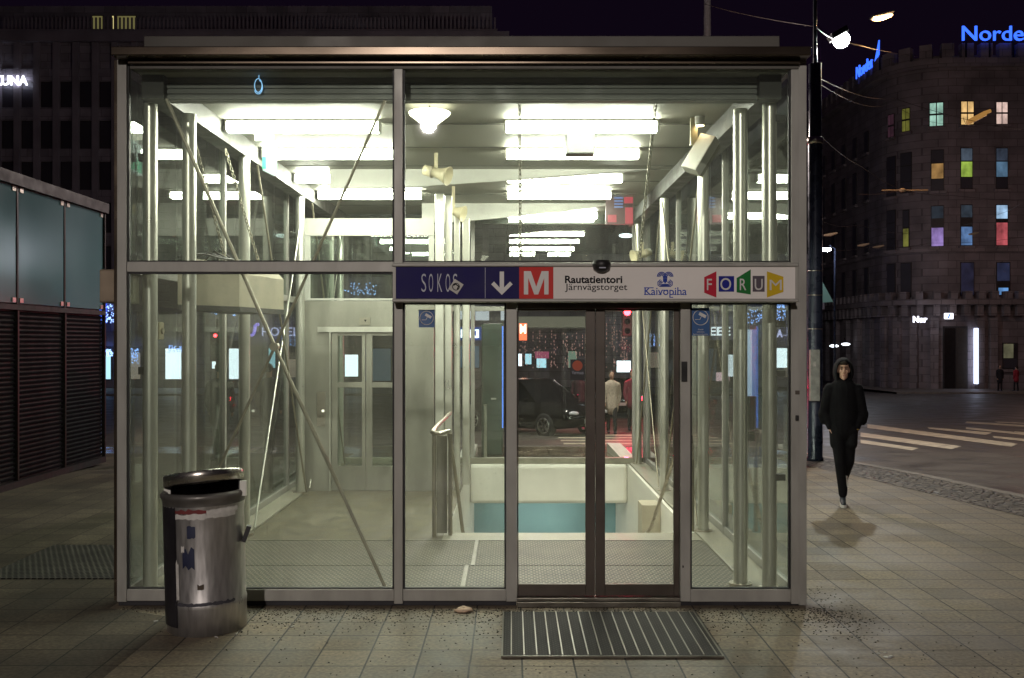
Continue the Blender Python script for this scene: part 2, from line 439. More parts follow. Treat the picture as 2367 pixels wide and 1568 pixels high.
M['cloth_black'] = pm("black sweatshirt cloth", (0.0045, 0.004, 0.0055), 0.9, var=0.3, scale=30, bump=0.3, spec=0.2)
M['cloth_dark'] = pm("dark trousers cloth", (0.006, 0.0055, 0.007), 0.9, var=0.3, scale=30, bump=0.2, spec=0.2)
M['shoe'] = pm("dark shoe canvas", (0.03, 0.035, 0.045), 0.7)
M['sole'] = pm("white rubber sole", (0.72, 0.70, 0.66), 0.6)
M['gold'] = pm("gold watch", (0.7, 0.5, 0.15), 0.3, 1.0)
M['eye'] = pm("eye dark", (0.03, 0.02, 0.02), 0.3)
M['lip'] = pm("lip", (0.36, 0.15, 0.12), 0.5)
M['hair'] = pm("dark hair", (0.02, 0.014, 0.01), 0.6)

# ================================================================= SETTING
# ---- pavement with the stairwell cut out
KERB = [(-16, 13.2), (-6, 10.7), (0, 9.3), (6, 7.9), (9, 7.2), (12.57, 6.46), (14.5, 6.03), (16.5, 5.77), (18.5, 5.55), (20.2, 5.2)]
def kx(y):
    for (a, xa), (b, xb) in zip(KERB, KERB[1:]):
        if y <= b: return xa + (xb-xa)*(y-a)/(b-a)
    return KERB[-1][1]
HX0, HX1, HY0, HY1 = -0.66, 1.86, 10.0, 15.6       # stairwell opening
ys = sorted(set([-16, -8, -2, 2, 5, 7, 7.25, 8.5, HY0, 11.5, 12.57, 13.5, 14.5, HY1, 16.5, 17.5, 18.5, 19.4, 20.2]))
mb = MB()
def gq(x0a, x1a, x0b, x1b, ya, yb, dz=0.0):
    mb.add([(x0a, ya, gh(ya)+dz), (x1a, ya, gh(ya)+dz), (x1b, yb, gh(yb)+dz), (x0b, yb, gh(yb)+dz)], [(0, 1, 2, 3)])
for ya, yb in zip(ys, ys[1:]):
    mb.mi = 1 if ya >= HY1 else 0
    if ya >= HY0 and yb <= HY1:
        gq(-70, HX0, -70, HX0, ya, yb); gq(HX1, kx(ya)-.15, HX1, kx(yb)-.15, ya, yb)
    else:
        gq(-70, kx(ya)-.15, -70, kx(yb)-.15, ya, yb)
prop(mb.build("pavement", [M['paving'], M['wetpave']]), kind="structure")

mb = MB()
for ya, yb in zip(ys, ys[1:]):
    if yb <= 18.6: gq(-70, -2.36 if ya < 7.2 else -2.93, -70, -2.36 if ya < 7.0 else -2.93, ya, yb, .003)
prop(mb.build('asphalt_pavement', M['oldasphalt']), kind='structure')

# ---- kerb stones: along the road and along the street behind
mb = MB()
kp = [(kx(y), y) for y in [i*0.5 for i in range(-32, 40)]] + [(5.2, 20.2), (4.9, 20.42), (4.4, 20.5)] + [(4.4-i*1.0, 20.5) for i in range(1, 75)]
for (xa, ya), (xb, yb) in zip(kp, kp[1:]):
    d = Vector((xb-xa, yb-ya, 0)).normalized(); nrm = Vector((-d.y, d.x, 0))*0.15
    a, b2 = Vector((xa, ya, gh(ya)+.006)), Vector((xb, yb, gh(yb)+.006))
    q = [a, b2, b2+nrm, a+nrm]
    mb.add(q + [p - Vector((0, 0, .16)) for p in q], [(0,1,2,3), (0,4,5,1), (2,6,7,3)])
prop(mb.build("kerb", M['kerb']), kind="structure")

# ---- cobble strip
mb = MB()
cy = [-16, -6, 0, 6, 9, 12.57, 14.5, 16.5, 18.2]
for ya, yb in zip(cy, cy[1:]):
    gq(kx(ya)-1.12, kx(ya)-.152, kx(yb)-1.12, kx(yb)-.152, ya, yb, 0.004)
prop(mb.build("cobblestone_strip_pavement", M['cobble']), kind="structure")

# ---- road (one large sheet round the pavement, reaching the horizon)
RZ = -0.12
mb = MB()
ry = [-400, -60, -16, -6, 0, 6, 9, 12.57, 14.5, 16.5, 18.5, 20.2]
for ya, yb in zip(ry, ry[1:]):
    x0a = kx(ya)-.1 if ya >= -16 else -400; x0b = kx(yb)-.1 if yb > -16 else -400
    if yb <= -16: x0a = x0b = -400
    gq(x0a if ya > -16 or yb > -16 else -400, 400, x0b, 400, ya, yb, RZ)
for ya, yb in zip([20.2, 24, 28, 34, 45, 58, 72, 110], [24, 28, 34, 45, 58, 72, 110, 900]):
    gq(-400, 400, -400, 400, ya, yb, RZ)
prop(mb.build("road", M['asphalt']), kind="structure")

# ---- zebra crossing on the road at the right, one behind the entrance
def c4(x, y): return ((1850+x/2.391)/1.0562, (1000+y/2.391)/1.0562)
mb = MB()
for q in ([(640,85),(1520,200),(1480,217),(640,108)], [(600,134),(1190,215),(1130,232),(600,158)], [(600,176),(940,226),(900,238),(600,196)],
          [(990,103),(1370,135),(1330,148),(1000,113)], [(1220,70),(1700,100),(1700,110),(1210,79)], [(1380,70),(1700,84),(1700,90),(1400,76)],
          [(1215,103),(1700,152),(1700,164),(1215,114)], [(1370,154),(1700,186),(1700,200),(1380,166)], [(1500,128),(1720,142),(1720,150),(1490,134)]):
    mb.add([G(*c4(*p), dz=RZ+.005) for p in q][::-1], [(0, 1, 2, 3)])
for k in range(5):
    y0 = 21.6 + k*1.1
    mb.add([(1.2-.02*k, y0, gh(y0)+RZ+.005), (5.2, y0, gh(y0)+RZ+.005), (5.2, y0+.5, gh(y0+.5)+RZ+.005), (1.2, y0+.5, gh(y0+.5)+RZ+.005)], [(0,1,2,3)])
prop(mb.build("road_markings", M['stripe']), kind="structure")

# ---- far pavement in front of the buildings over the street
mb = MB()
mb.add([(-120, 62, gh(62)), (16, 62, gh(62)), (16, 75.2, gh(75)), (-120, 75.2, gh(75))], [(0,1,2,3)])
mb.add([(-120, 62, gh(62)), (-120, 62, gh(62)-.2), (16, 62, gh(62)-.2), (16, 62, gh(62))], [(0,1,2,3)])
mb.add([(25.5, 66, gh(66)), (120, 66, gh(66)), (120, 80, gh(75)), (25.5, 80, gh(75))], [(0,1,2,3)])
mb.add([(25.5, 66, gh(66)), (25.5, 66, gh(66)-.2), (120, 66, gh(66)-.2), (120, 66, gh(66))], [(0,1,2,3)])
prop(mb.build("far_pavement", M['kerb']), kind="structure")

# ================================================================= METRO ENTRANCE
FY = 7.3
K = FY / FD
def fx(u): return (u - U0) * K
def fz(v): return CAMZ - (v - V0) * K
ent = thing("metro_entrance", "glass and steel station entrance pavilion with sliding doors, lit from inside", "station entrance", (-0.38, FY, 0))
def frame_part(name, boxes, mat='frame', bevel=.004, parent=ent):
    b = MB()
    for bx in boxes: b.box(*bx)
    return b.build(name, M[mat], parent, bevel=bevel)

XL, XR = fx(266), fx(1862)
CL = 4.0                                            # ceiling height
BACK = 15.7
# posts of the front
frame_part("corner_post", [(fx(270), fx(292), FY, FY+.09, fz(1392), fz(137))])
frame_part("corner_post", [(fx(1829), fx(1848), FY, FY+.09, fz(1397), fz(134))])
frame_part("corner_trim", [(fx(261), fx(269.6), FY+.015, FY+.16, fz(1390), fz(137))], 'fascia')
frame_part("corner_trim", [(fx(1848.4), fx(1866), FY+.012, FY+.16, fz(1401), fz(135))], 'frame')
frame_part("mullion", [(fx(911), fx(931), FY-.006, FY+.09, fz(1396), fz(129))])
frame_part("mullion", [(fx(1170), fx(1195), FY-.003, FY+.09, fz(1391), fz(700))])
frame_part("mullion", [(fx(1573), fx(1596), FY-.003, FY+.09, fz(1391), fz(700))])
frame_part("rail", [(fx(292.3), fx(910.7), FY+.003, FY+.085, fz(629), fz(605))])
frame_part("rail", [(fx(931.3), fx(1828.7), FY+.003, FY+.085, fz(700), fz(606))])
frame_part("rail", [(fx(292.3), fx(910.7), FY+.003, FY+.085, fz(1390), fz(1363))])
frame_part("rail", [(fx(931.3), fx(1169.7), FY+.003, FY+.085, fz(1390), fz(1363))])
frame_part("rail", [(fx(1596.3), fx(1828.7), FY+.003, FY+.085, fz(1392), fz(1363))])
frame_part("base_strip", [(fx(270), fx(1194), FY+.03, FY+.12, .0, fz(1390.5)), (fx(1574), fx(1848), FY+.03, FY+.12, .0, fz(1392.5))], 'bindark')
# black gaskets round each pane
def gasket(u0, u1, v0, v1, w=4):
    b = MB()
    y0, y1 = FY+.018, FY+.05
    b.box(fx(u0), fx(u1), y0, y1, fz(v0+w), fz(v0)); b.box(fx(u0), fx(u1), y0, y1, fz(v1), fz(v1-w*.7))
    b.box(fx(u0), fx(u0+w), y0, y1, fz(v1-w*.7), fz(v0+w)); b.box(fx(u1-w), fx(u1), y0, y1, fz(v1-w*.7), fz(v0+w))
    return b.build("gasket", M['gasket'], ent)
gasket(292.3, 910.7, 139, 604.8); gasket(931.3, 1828.7, 139, 605.8); gasket(292.3, 910.7, 629.2, 1362.8)
gasket(931.3, 1169.7, 700.2, 1362.8); gasket(1596.3, 1828.7, 700.2, 1362.8)
def pane(u0, u1, v0, v1, m, name="glass_pane", y=FY+.03):
    return MB().box(fx(u0), fx(u1), y, y+.008, fz(v1), fz(v0)).build(name, M[m], ent)
pane(294, 909, 141, 603, 'glass_up'); pane(933, 1827, 141, 604, 'glass_up'); pane(294, 909, 631, 1361, 'glass_low')
pane_lift = pane(933, 1168, 702, 1361, 'glass_low'); pane(1598, 1827, 702, 1361, 'glass_low')

# sliding doors
frame_part("door_header", [(fx(1195.3), fx(1572.7), FY+.006, FY+.16, fz(713), fz(700.3))], 'bronze')
frame_part("door_sill", [(fx(1195.3), fx(1572.7), FY-.02, FY+.18, .0, fz(1391)), (fx(1195.3), fx(1572.7), FY-.005, FY+.18, fz(1390.7), fz(1383))], 'sill')
def leaf(u0, u1, sl, sr):
    y0 = FY+.05
    d = MB()
    d.box(fx(u0), fx(u0+sl), y0, y0+.045, fz(1382), fz(713.3)); d.box(fx(u1-sr), fx(u1), y0, y0+.045, fz(1382), fz(713.3))
    d.box(fx(u0+sl), fx(u1-sr), y0+.003, y0+.042, fz(1382), fz(1355)); d.box(fx(u0+sl), fx(u1-sr), y0+.003, y0+.042, fz(718), fz(713.3))
    dd = d.build("sliding_door", M['bronze'], ent, bevel=.003)
    MB().box(fx(u0+sl), fx(u1-sr), y0+.018, y0+.026, fz(1355.2), fz(717.8)).build("glass_pane", M['glass_door'], dd)
    return dd
d1 = leaf(1195.6, 1377, 3, 22); d2 = leaf(1378.3, 1572.4, 22, 12)
# black sticker with an orange disc on the left door leaf
stk = MB().box(fx(1319.5), fx(1353), FY+.06, FY+.0675, fz(880), fz(831.5)).build("sticker", M['black'], d1)
MB().lathe([(0, 0), (fx(1347)-fx(1335), 0)], (fx(1336), FY+.0585, fz(846)), 20, Matrix.Rotation(R(90), 3, 'X')).build("disc", pm("dull orange ink", (0.38, 0.07, 0.03), .5), stk)
lettering("Varmuus", (fx(1323), fx(1350), fz(866), fz(858)), (0, FY+.0592, 0), (1,0,0), (0,0,1), M['signgrey'], stk, depth=.001)
frame_part("door_contact", [(fx(1574.5), fx(1588), FY-.02, FY-.0035, fz(882), fz(836))], 'black', .003)
frame_part("keyhole", [(fx(1577), fx(1580), FY-.010, FY-.0033, fz(1312), fz(1307))], 'black', 0)
# camera-surveillance stickers
def camera_sticker(u0, u1, v0, v1, y, words):
    w = fx(u1)-fx(u0)
    s = MB().box(fx(u0), fx(u1), y, y+.002, fz(v1), fz(v0)).build("sticker", M['stickblue'], ent)
    cx, cz, r = fx((u0+u1)/2), fz(v0)-w*.52, w*.42
    b = MB()
    b.tube([(cx+r*math.cos(t*math.pi/16), y-.0015, cz+r*math.sin(t*math.pi/16)) for t in range(32)], w*.022, 6, True)
    b.obox((cx+r*.25, y-.0015, cz+r*.30), (w*.42, .002, w*.17), (0, R(28), 0))
    b.tube([(cx-r*.72, y-.0015, cz-r*.28), (cx-r*.1, y-.0015, cz-r*.28), (cx+r*.1, y-.0015, cz+r*.12)], w*.018, 6)
    b.build("pictogram", M['signlight'], s)
    if words:
        z = fz(v1)
        for i, t in enumerate(("Alueella", "tallentava", "kameravalvonta")):
            hh = w*(.30, .42, .80)[i]
            lettering(t, (cx-hh/2, cx+hh/2, z+w*(.30-.13*i), z+w*(.38-.13*i)), (0, y-.0006, 0), (1,0,0), (0,0,1), M['signlight'], s, depth=.0008)
camera_sticker(1600, 1642, 712, 776, FY+.027, True)
camera_sticker(967, 1004, 716, 757, FY+.027, False)

# roof: fascia, stepped upper sheet, soffit, slab
def roof_ring(b, x0, x1, y0, y1, z0, z1): b.box(x0, x1, y0, y1, z0, z1)
frame_part("roof_fascia", [(-2.884, 2.153, FY-.15, 16.1, 4.0, 4.066)], 'fascia', .008)
frame_part("roof_edge", [(-2.76, 2.005, FY+.16, 15.9, 4.067, 4.235)], 'fascia2', .006)
frame_part("under_fascia", [(-2.80, 2.10, FY-.05, FY+.09, 3.968, 3.999)], 'fascia', .004)
frame_part("under_fascia", [(-2.80, 2.10, FY-.01, FY+.09, 3.94, 3.966)], 'fascia2', .004)
frame_part("ceiling_panels", [(-2.80, 2.06, FY+.095, 15.95, 3.955, 3.9985)], 'ceil', 0)
b = MB()
for i in range(7):
    y = 8.1 + i*1.1
    b.box(-2.6, 1.85, y, y+.012, 3.950, 3.9545)
b.build("ceiling_joint", M['beam'], ent)
# dark beams under the ceiling: ribbed front beam and the two side beams
b = MB()
b.box(-2.62, 1.86, 7.575, 7.66, 3.775, 3.953)
for k in range(4): b.box(-2.62, 1.86, 7.56, 7.5745, 3.785+k*.042, 3.811+k*.042)
b.build("front_beam", M['frontbeam'], ent)
b = MB(); b.box(-2.79, -2.625, 7.5, 15.9, 3.775, 3.954); b.build("side_beam", M['beam'], ent)
b = MB(); b.box(1.865, 2.03, 7.5, 15.9, 3.775, 3.954); b.build("side_beam", M['beam'], ent)
b = MB(); b.box(-2.62, 1.86, 15.78, 15.86, 3.80, 3.953); b.build("back_beam", M['beam'], ent)

# columns
def column(x, y, r=.055, z1=3.774):
    b = MB(); b.rod((x, y, .03), (x, y, z1), r, 24)
    o = b.build("column", M['column'], ent)
    MB().rod((x, y, .012), (x, y, .045), r+.035, 24).build("base_plate", M['steel'], o)
    return o
for x, y in ((-2.79, 7.68), (-2.60, 8.02), (-2.66, 9.9), (-2.68, 12.6), (-2.68, 15.55),
             (1.985, 7.68), (1.80, 7.85), (1.93, 10.05), (1.95, 12.75), (1.97, 15.55)):
    column(x, y)
for z in (3.66, 2.08, 1.70, .90):                         # short brackets tying the corner columns to the wall
    frame_part("bracket", [(2.02, 2.10, 7.64, 7.70, z-.025, z+.025)], 'beam', .003)
for z in (3.36, 1.72):
    frame_part("bracket", [(-2.87, -2.82, 7.64, 7.70, z-.03, z+.03)], 'beam', .003)

# cross bracing behind the front glass (hub and four rods), and in the side bays
def rod_part(name, a, b_, r, m='brace', parent=ent):
    return MB().rod(a, b_, r, 10).build(name, M[m], parent)
hub = P(635, 802, 7.46)
for (u, v, yy, rr) in ((385, 230, 7.47, .014), (890, 1357, 7.45, .014), (890, 232, 7.44, .011), (382, 1352, 7.47, .011)):
    e = P(u, v, yy); d = (e-hub).normalized()
    rod_part("brace_rod", hub + d*.03, e, rr)
MB().rod(hub+Vector((0, -.035, 0)), hub+Vector((0, .035, 0)), .033, 20).build("brace_hub", M['brace'], ent, bevel=.006)
for X, a, b_ in ((-2.60, 10.05, 12.45), (1.90, 10.2, 12.6), (1.90, 12.9, 15.4), (-2.6, 12.8, 15.3)):
    rod_part("side_brace", (X, a, .06), (X, b_, 3.72), .0095, 'column' if X < 0 else 'brace')
    rod_part("side_brace", (X+.03, a, 3.72), (X+.03, b_, .06), .011, 'brace')

# side and back glazing
sy = [7.40, 9.95, 12.75, 15.65]
for X, sgn in ((XL+.02, -1), (XR-.02, 1)):
    for y in sy[1:]:
        frame_part("side_mullion", [(X-.03, X+.03, y-.03, y+.03, .02, 3.94)])
    frame_part("side_rail", [(X-.025, X+.025, 7.465, 15.62, fz(629), fz(605))])
    frame_part("side_rail", [(X-.025, X+.025, 7.465, 15.62, .02, .10)])
    for ya, yb in zip(sy, sy[1:]):
        for z0, z1 in ((.102, fz(629)-.002), (fz(605)+.002, 3.94)):
            MB().box(X-.004, X+.004, ya+.07 if ya < 7.5 else ya+.032, yb-.032, z0, z1).build("glass_pane", M['glass_side'], ent)
bx = [XL+.05, -1.02, -.62, 1.93, XR-.05]
for x in bx: frame_part("back_mullion", [(x-.03, x+.03, BACK, BACK+.07, .03, 3.94)])
frame_part("back_rail", [(bx[0]+.032, bx[-1]-.032, BACK+.003, BACK+.067, 2.42, 2.49)])
frame_part("back_sill", [(bx[0]+.032, bx[-1]-.032, BACK-.03, BACK+.10, .012, .105)], 'plinth')
for xa, xb in zip(bx, bx[1:]):
    for z0, z1 in ((.108, 2.418), (2.492, 3.94)):
        MB().box(xa+.031, xb-.031, BACK+.03, BACK+.038, z0, z1).build("glass_pane", M['glass_back'], ent)

# floor, plinths, stairwell
b = MB()
b.box(-2.63, 1.842, FY+.19, HY0, .004, .010)
b.box(-2.63, HX0, HY0, 15.66, .004, .010)
b.build("floor_slab", M['floor'], ent)
b = MB(); b.box(-2.86, -2.635, FY+.19, 15.66, .005, .035); b.build("plinth", M['plinth'], ent, bevel=.006)
b = MB(); b.box(1.845, 2.10, FY+.19, 15.66, .005, .035); b.build("plinth", M['plinth'], ent, bevel=.006)
b = MB(); b.box(HX0-.02, 1.843, 9.62, 10.02, .0105, .018); b.build("stair_landing", M['plinth'], ent)
b = MB()
for i in range(13):
    b.box(HX0+.01, HX1-.06, 10.02+i*.29, 10.02+(i+1)*.29+.02, -.17*(i+1)-.2, -.17*(i+1))
b.build("stair_flight", M['plinth'], ent)
b = MB()
b.box(HX0-.25, HX0, 10.0, 19.0, -2.6, -.02); b.box(HX1-.05, HX1+.2, 10.0, 19.0, -2.6, .003)
b.box(HX0-.25, HX1+.2, 9.8, 9.998, -2.6, -.02)
b.build("stairwell_wall", M['white'], ent)
b = MB(); b.box(HX0+.002, HX1-.052, HY1-.02, HY1+.2, -.60, .011); b.build("stairwell_lintel", M['white'], ent, bevel=.05)
b = MB(); b.box(HX0+.002, HX1-.052, HY1+.2, 18.8, -.62, -.32); b.build("passage_ceiling", M['white'], ent)
b = MB(); b.box(HX0-.24, HX1+.19, 17.4, 17.6, -2.55, -.63); b.build("passage_wall", M['teal_wall'], ent)
b = MB(); b.box(HX0-.24, HX1+.19, 13.8, 17.4, -2.6, -2.45); b.build("passage_floor", M['floor'], ent)
b = MB(); b.box(HX1-.28, HX1-.053, 12.1, 12.5, -2.3, -.05); b.build("stairwell_pier", M['concrete'], ent)

# white curved baffles hanging from the ceiling
def baffle(uA, uB, vt, vl, Y):
    n = 18; poly_t, poly_b = [], []
    for i in range(n+1):
        t = i/n; u = uA + (uB-uA)*t
        poly_t.append(P(u, vt, Y)); s = max(0, 1-((t-.12)/.88 if t > .12 else 0)**1.25)
        poly_b.append(P(u, vt+3+(vl-vt)*s, Y))
    pts = [(p.x, min(p.z, 3.953)) for p in poly_t] + [(p.x, p.z) for p in reversed(poly_b)]
    MB().prism(pts[::-1], Y, Y+.05).build("ceiling_baffle", M['baffle'], ent)
baffle(762, 1575, 384, 432, 11.62)
baffle(975, 1450, 466, 511, 14.5)

# ================================================================= SIGN BOARD
SY = 7.14; KS = SY/FD
def sx(u): return (u-U0)*KS
def sz(v): return CAMZ-(v-V0)*KS
sign = thing("sign_board", "long blue and white sign board above the sliding doors with a red metro square", "sign", (sx(1376), SY, sz(698)))
MB().box(sx(912), sx(1840), SY+.012, FY-.008, sz(696), sz(612)).build("sign_case", M['frame'], sign)
b = MB()
b.box(sx(906), sx(1846), SY-.012, FY-.009, sz(617), sz(608)); b.box(sx(906), sx(1846), SY-.012, FY-.009, sz(699), sz(691))
b.build("sign_rim", M['frame'], sign, bevel=.008)
b = MB(); b.box(sx(908), sx(915), SY-.004, SY+.014, sz(690.7), sz(617.3)); b.box(sx(1839), sx(1843), SY-.004, SY+.014, sz(690.7), sz(617.3)); b.build("end_cap", M['frame'], sign)
MB().box(sx(915.2), sx(1200), SY+.004, SY+.0115, sz(690.7), sz(617.3)).build("blue_panel", M['signblue'], sign)
MB().box(sx(1279.2), sx(1838.8), SY+.004, SY+.0115, sz(690.7), sz(617.3)).build("white_panel", M['signwhite'], sign)
msq = MB().box(sx(1200.2), sx(1279), SY+.003, SY+.0115, sz(690.7), sz(617.3)).build("red_panel", M['signred'], sign)
MB().box(sx(1121), sx(1122), SY+.002, SY+.0039, sz(690), sz(618)).build("panel_joint", M['signgrey'], sign)
LO = (0, SY+.0035, 0); AX, AZ = (1,0,0), (0,0,1)
def words(t, u0, u1, v0, v1, m, bold=0.0, y=.0035, parent=None, dep=.0015):
    return lettering(t, (sx(u0), sx(u1), sz(v1), sz(v0)), (0, SY+y, 0), AX, AZ, M[m], parent or sign, "lettering", bold, dep)
for ch, u0, u1 in (("S", 974, 985), ("O", 991, 1001), ("K", 1011, 1022), ("O", 1030, 1040.5), ("S", 1047, 1057)):
    words(ch, u0, u1, 633, 675, 'signgrey', -.008)
def poly(pts, m, name, y=.0025, parent=None, conv=None):
    q = [(sx(u), sz(v)) for u, v in pts]
    return MB().prism(q[::-1], SY+y-.0015, SY+y+.001).build(name, M[m], parent or sign, fixn=True)
poly([(1155,628),(1165,628),(1165,665),(1179,651),(1185,657.5),(1160,682),(1135.5,657.5),(1142,651),(1155,665)], 'signlight', "arrow")
poly([(1211,681),(1211,627),(1227,627),(1239.5,663),(1252,627),(1268,627),(1268,681),(1258,681),(1258,643),(1244,681),(1235,681),(1221,643),(1221,681)], 'signlight', "lettering", parent=msq)
words("Rautatientori", 1306, 1438.5, 637.5, 655, 'signblack', .028)
words("Järnvägstorget", 1306, 1450, 656, 675.5, 'signblack', .002)
words("Kaivopiha", 1490, 1587.5, 664.5, 688, 'royal', .006)
# little serifs on Kaivopiha
b = MB()
for u, v, w in ((1494, 681, 10), (1507, 681, 8), (1494, 665.5, 10), (1507, 665.5, 8), (1525.5, 681, 7), (1533.5, 671, 7), (1541.5, 671, 6), (1552, 687.6, 8), (1560, 681, 7), (1568, 681, 7), (1576, 681, 6)):
    b.box(sx(u-w/2), sx(u+w/2), SY+.001, SY+.0034, sz(v+.9), sz(v-.9))
b.build("lettering", M['royal'], sign)
# fountain emblem
b = MB()
def em_line(pts): b.tube([(sx(u), SY+.002, sz(v)) for u, v in pts], .0035, 6)
for k in range(3):
    r = 10 - k*3.0
    for s in (-1, 1):
        cx = 1537.5 + s*8.0
        em_line([(cx + s*r*math.cos(t), 640 - r*1.05*math.sin(t)) for t in [R(a) for a in range(0, 181, 15)]] + ([(1537.5+s*(1.5+k*2.2)*.6, 652)] if k else [(1537.5+s*1.0, 655)]))
for k in range(3):
    h = 3.2 + k*3.0; w = 9 + k*3.2
    em_line([(1537.5 - w*.9 + 3, 655-h*.9), (1537.5-w-1.5, 655-h*.3), (1537.5-w-1.0, 655+h*.45), (1537.5-w+3, 655+h*.8), (1537.5+w-3, 655+h*.8), (1537.5+w+1.0, 655+h*.45), (1537.5+w+1.5, 655-h*.3), (1537.5+w*.9-3, 655-h*.9)])
b.build("emblem", M['royal'], sign)
tiles = (("F", 'fred', [(1628,641),(1656,627.5),(1656,688),(1628,677)], (1635, 650, 1644.5, 670.5)),
         ("O", 'fblue', [(1661.5,638.5),(1697,638.5),(1697,674.5),(1661.5,674.5)], (1665, 1690, 643, 671)),
         ("R", 'fgreen', [(1703,643),(1735.5,623),(1735.5,681),(1703,676)], (1710, 1725, 644.5, 671)),
         ("U", 'fgrey', [(1740,638),(1767.5,638),(1767.5,674.5),(1740,674.5)], (1744.5, 1763, 645, 671)),
         ("M", 'fyellow', [(1773,627.5),(1811,640),(1811,675),(1773,688)], (1779, 1807, 647, 671)))
for ch, m, q, (a, c, d, e) in tiles:
    t = poly(q, m, "letter_tile")
    if ch == "F": a, c, d, e = 1634, 1645.5, 645, 671
    words(ch, a, c, d, e, 'signlight', 0 if ch == 'M' else .004, .0005, t)
# torn sticker stuck over the last letter
stc = MB().obox((sx(1054), SY+.001, sz(663)), (.075, .003, .085), (0, R(33), 0)).build("sticker", M['paper'], sign)
b = MB()
b.tube([(sx(1054+8*math.cos(t*.35)), SY-.001, sz(663+8*math.sin(t*.35))) for t in range(18)], .003, 5, True)
b.tube([(sx(1048), SY-.001, sz(660)), (sx(1053), SY-.001, sz(657)), (sx(1060), SY-.001, sz(662)), (sx(1057), SY-.001, sz(669))], .005, 5)
b.build("print", M['signblack'], stc)
sen = thing("door_sensor", "small black motion sensor on the top rim of the long sign board", "sensor", (sx(1390), SY-.03, sz(604)))
prof = [(0.0, .0), (.062, 0), (.066, -.03), (.058, -.062), (.03, -.082), (0, -.085)]
mb = MB().lathe(prof, (sx(1390), SY-.014, sz(603)), 24)
mb.v = [(x, min(y, SY-.0141), z) for x, y, z in mb.v]
mb.build("sensor_body", M['black'], sen)
MB().box(sx(1383), sx(1398), SY-.075, SY-.071, sz(622), sz(619.5)).build("lens", M['signgrey'], sen)

# ================================================================= FURNITURE INSIDE THE ENTRANCE
# ceiling lights
def make_light():
    t = thing("ceiling_light", "", "ceiling light")
    MB().box(-.70, .70, -.075, .075, .045, .075).build("light_housing", M['housing'], t, local=True)
    MB().box(-.685, .685, -.065, .065, -.04, .0445).build("diffuser", M['tube'], t, local=True, bevel=.015)
    e = MB(); e.box(-.70, -.6855, -.074, .074, -.043, .0445); e.box(.6855, .70, -.074, .074, -.043, .0445); e.build("end_cap", M['housing'], t, local=True)
    return t
proto = None
rows = [(9.08, "first row behind the front glass"), (10.4, "second row from the front glass"), (11.95, "third row from the front glass"), (13.35, "fourth row from the front glass"), (15.5, "last row against the back glass")]
for x, side in ((-1.90, "on the lift side"), (.63, "over the stairs")):
    for y, rn in rows:
        if x < 0 and y > 15: continue
        o = make_light() if proto is None else copy_tree(proto)
        proto = proto or o
        o.location = (x, y, 3.893)
        prop(o, "glaring tube ceiling light %s, %s" % (side, rn), group="tube lights on the entrance ceiling")
# passage light, down the stairs
t = thing("passage_light", "tube light under the passage ceiling at the foot of the stairs", "ceiling light", (.6, 16.5, -.66))
MB().box(0, 1.0, 16.45, 16.55, -.68, -.64).build("diffuser", em("passage tube", (1, 1, .95), 30), t)
MB().box(-.03, 1.03, 16.43, 16.57, -.639, -.622).build("light_housing", M['housing'], t)

# mats
o = MB().box(-2.62, -.41, 7.50, 8.53, .0105, .022).build("floor_mat", M['mat_in']); prop(o, "grey rubber grid mat on the entrance floor behind the bin, front row", "floor mat", "grid mats inside the entrance")
o = MB().box(-2.62, -.36, 8.545, 9.6, .0105, .022).build("floor_mat", M['mat_in']); prop(o, "grey rubber grid mat on the entrance floor toward the lift, back row", "floor mat", "grid mats inside the entrance")
o = MB().box(-.365, 1.835, 7.50, 8.53, .0105, .022).build("floor_mat", M['mat_in']); prop(o, "grey rubber grid mat just inside the sliding doors", "floor mat", "grid mats inside the entrance")
o = MB().box(-.315, 1.835, 8.545, 9.6, .0105, .022).build("floor_mat", M['mat_in']); prop(o, "grey rubber grid mat before the top of the stairs", "floor mat", "grid mats inside the entrance")
b = MB(); b.box(-.405, -.37, 7.50, 8.53, .0105, .026); b.box(-.355, -.32, 8.545, 9.6, .0105, .026); b.box(-2.62, 1.835, 9.605, 9.618, .0105, .026)
o = b.build("mat_strip", M['alu']); prop(o, "bright aluminium edging strip between the grid mats inside the entrance", "edging strip")
om = thing("door_mat", "dark scraper mat with bright ribs lying on the paving before the doors", "door mat", (.62, 6.6, 0))
b = MB(); b.box(-.055, 1.292, 6.115, 7.12, .004, .014); b.build("mat_base", M['mat_out'], om)
b = MB(); b.box(-.066, -.056, 6.11, 7.125, .004, .017); b.box(-.056, 1.30, 6.104, 6.114, .004, .017); b.box(1.293, 1.303, 6.115, 7.125, .004, .015); b.build("mat_edge", M['sill'], om)
for i in range(17):
    x = -.008 + i*.0792
    MB().box(x, x+.0075, 6.13, 7.115, .0145, .0195).build("rib", M['alu'], om)
o = MB().box(-4.35, -3.05, 8.12, 9.45, .004, .014).build("floor_grate", M['grate']); prop(o, "dark steel floor grate in the paving left of the entrance", "floor grate")

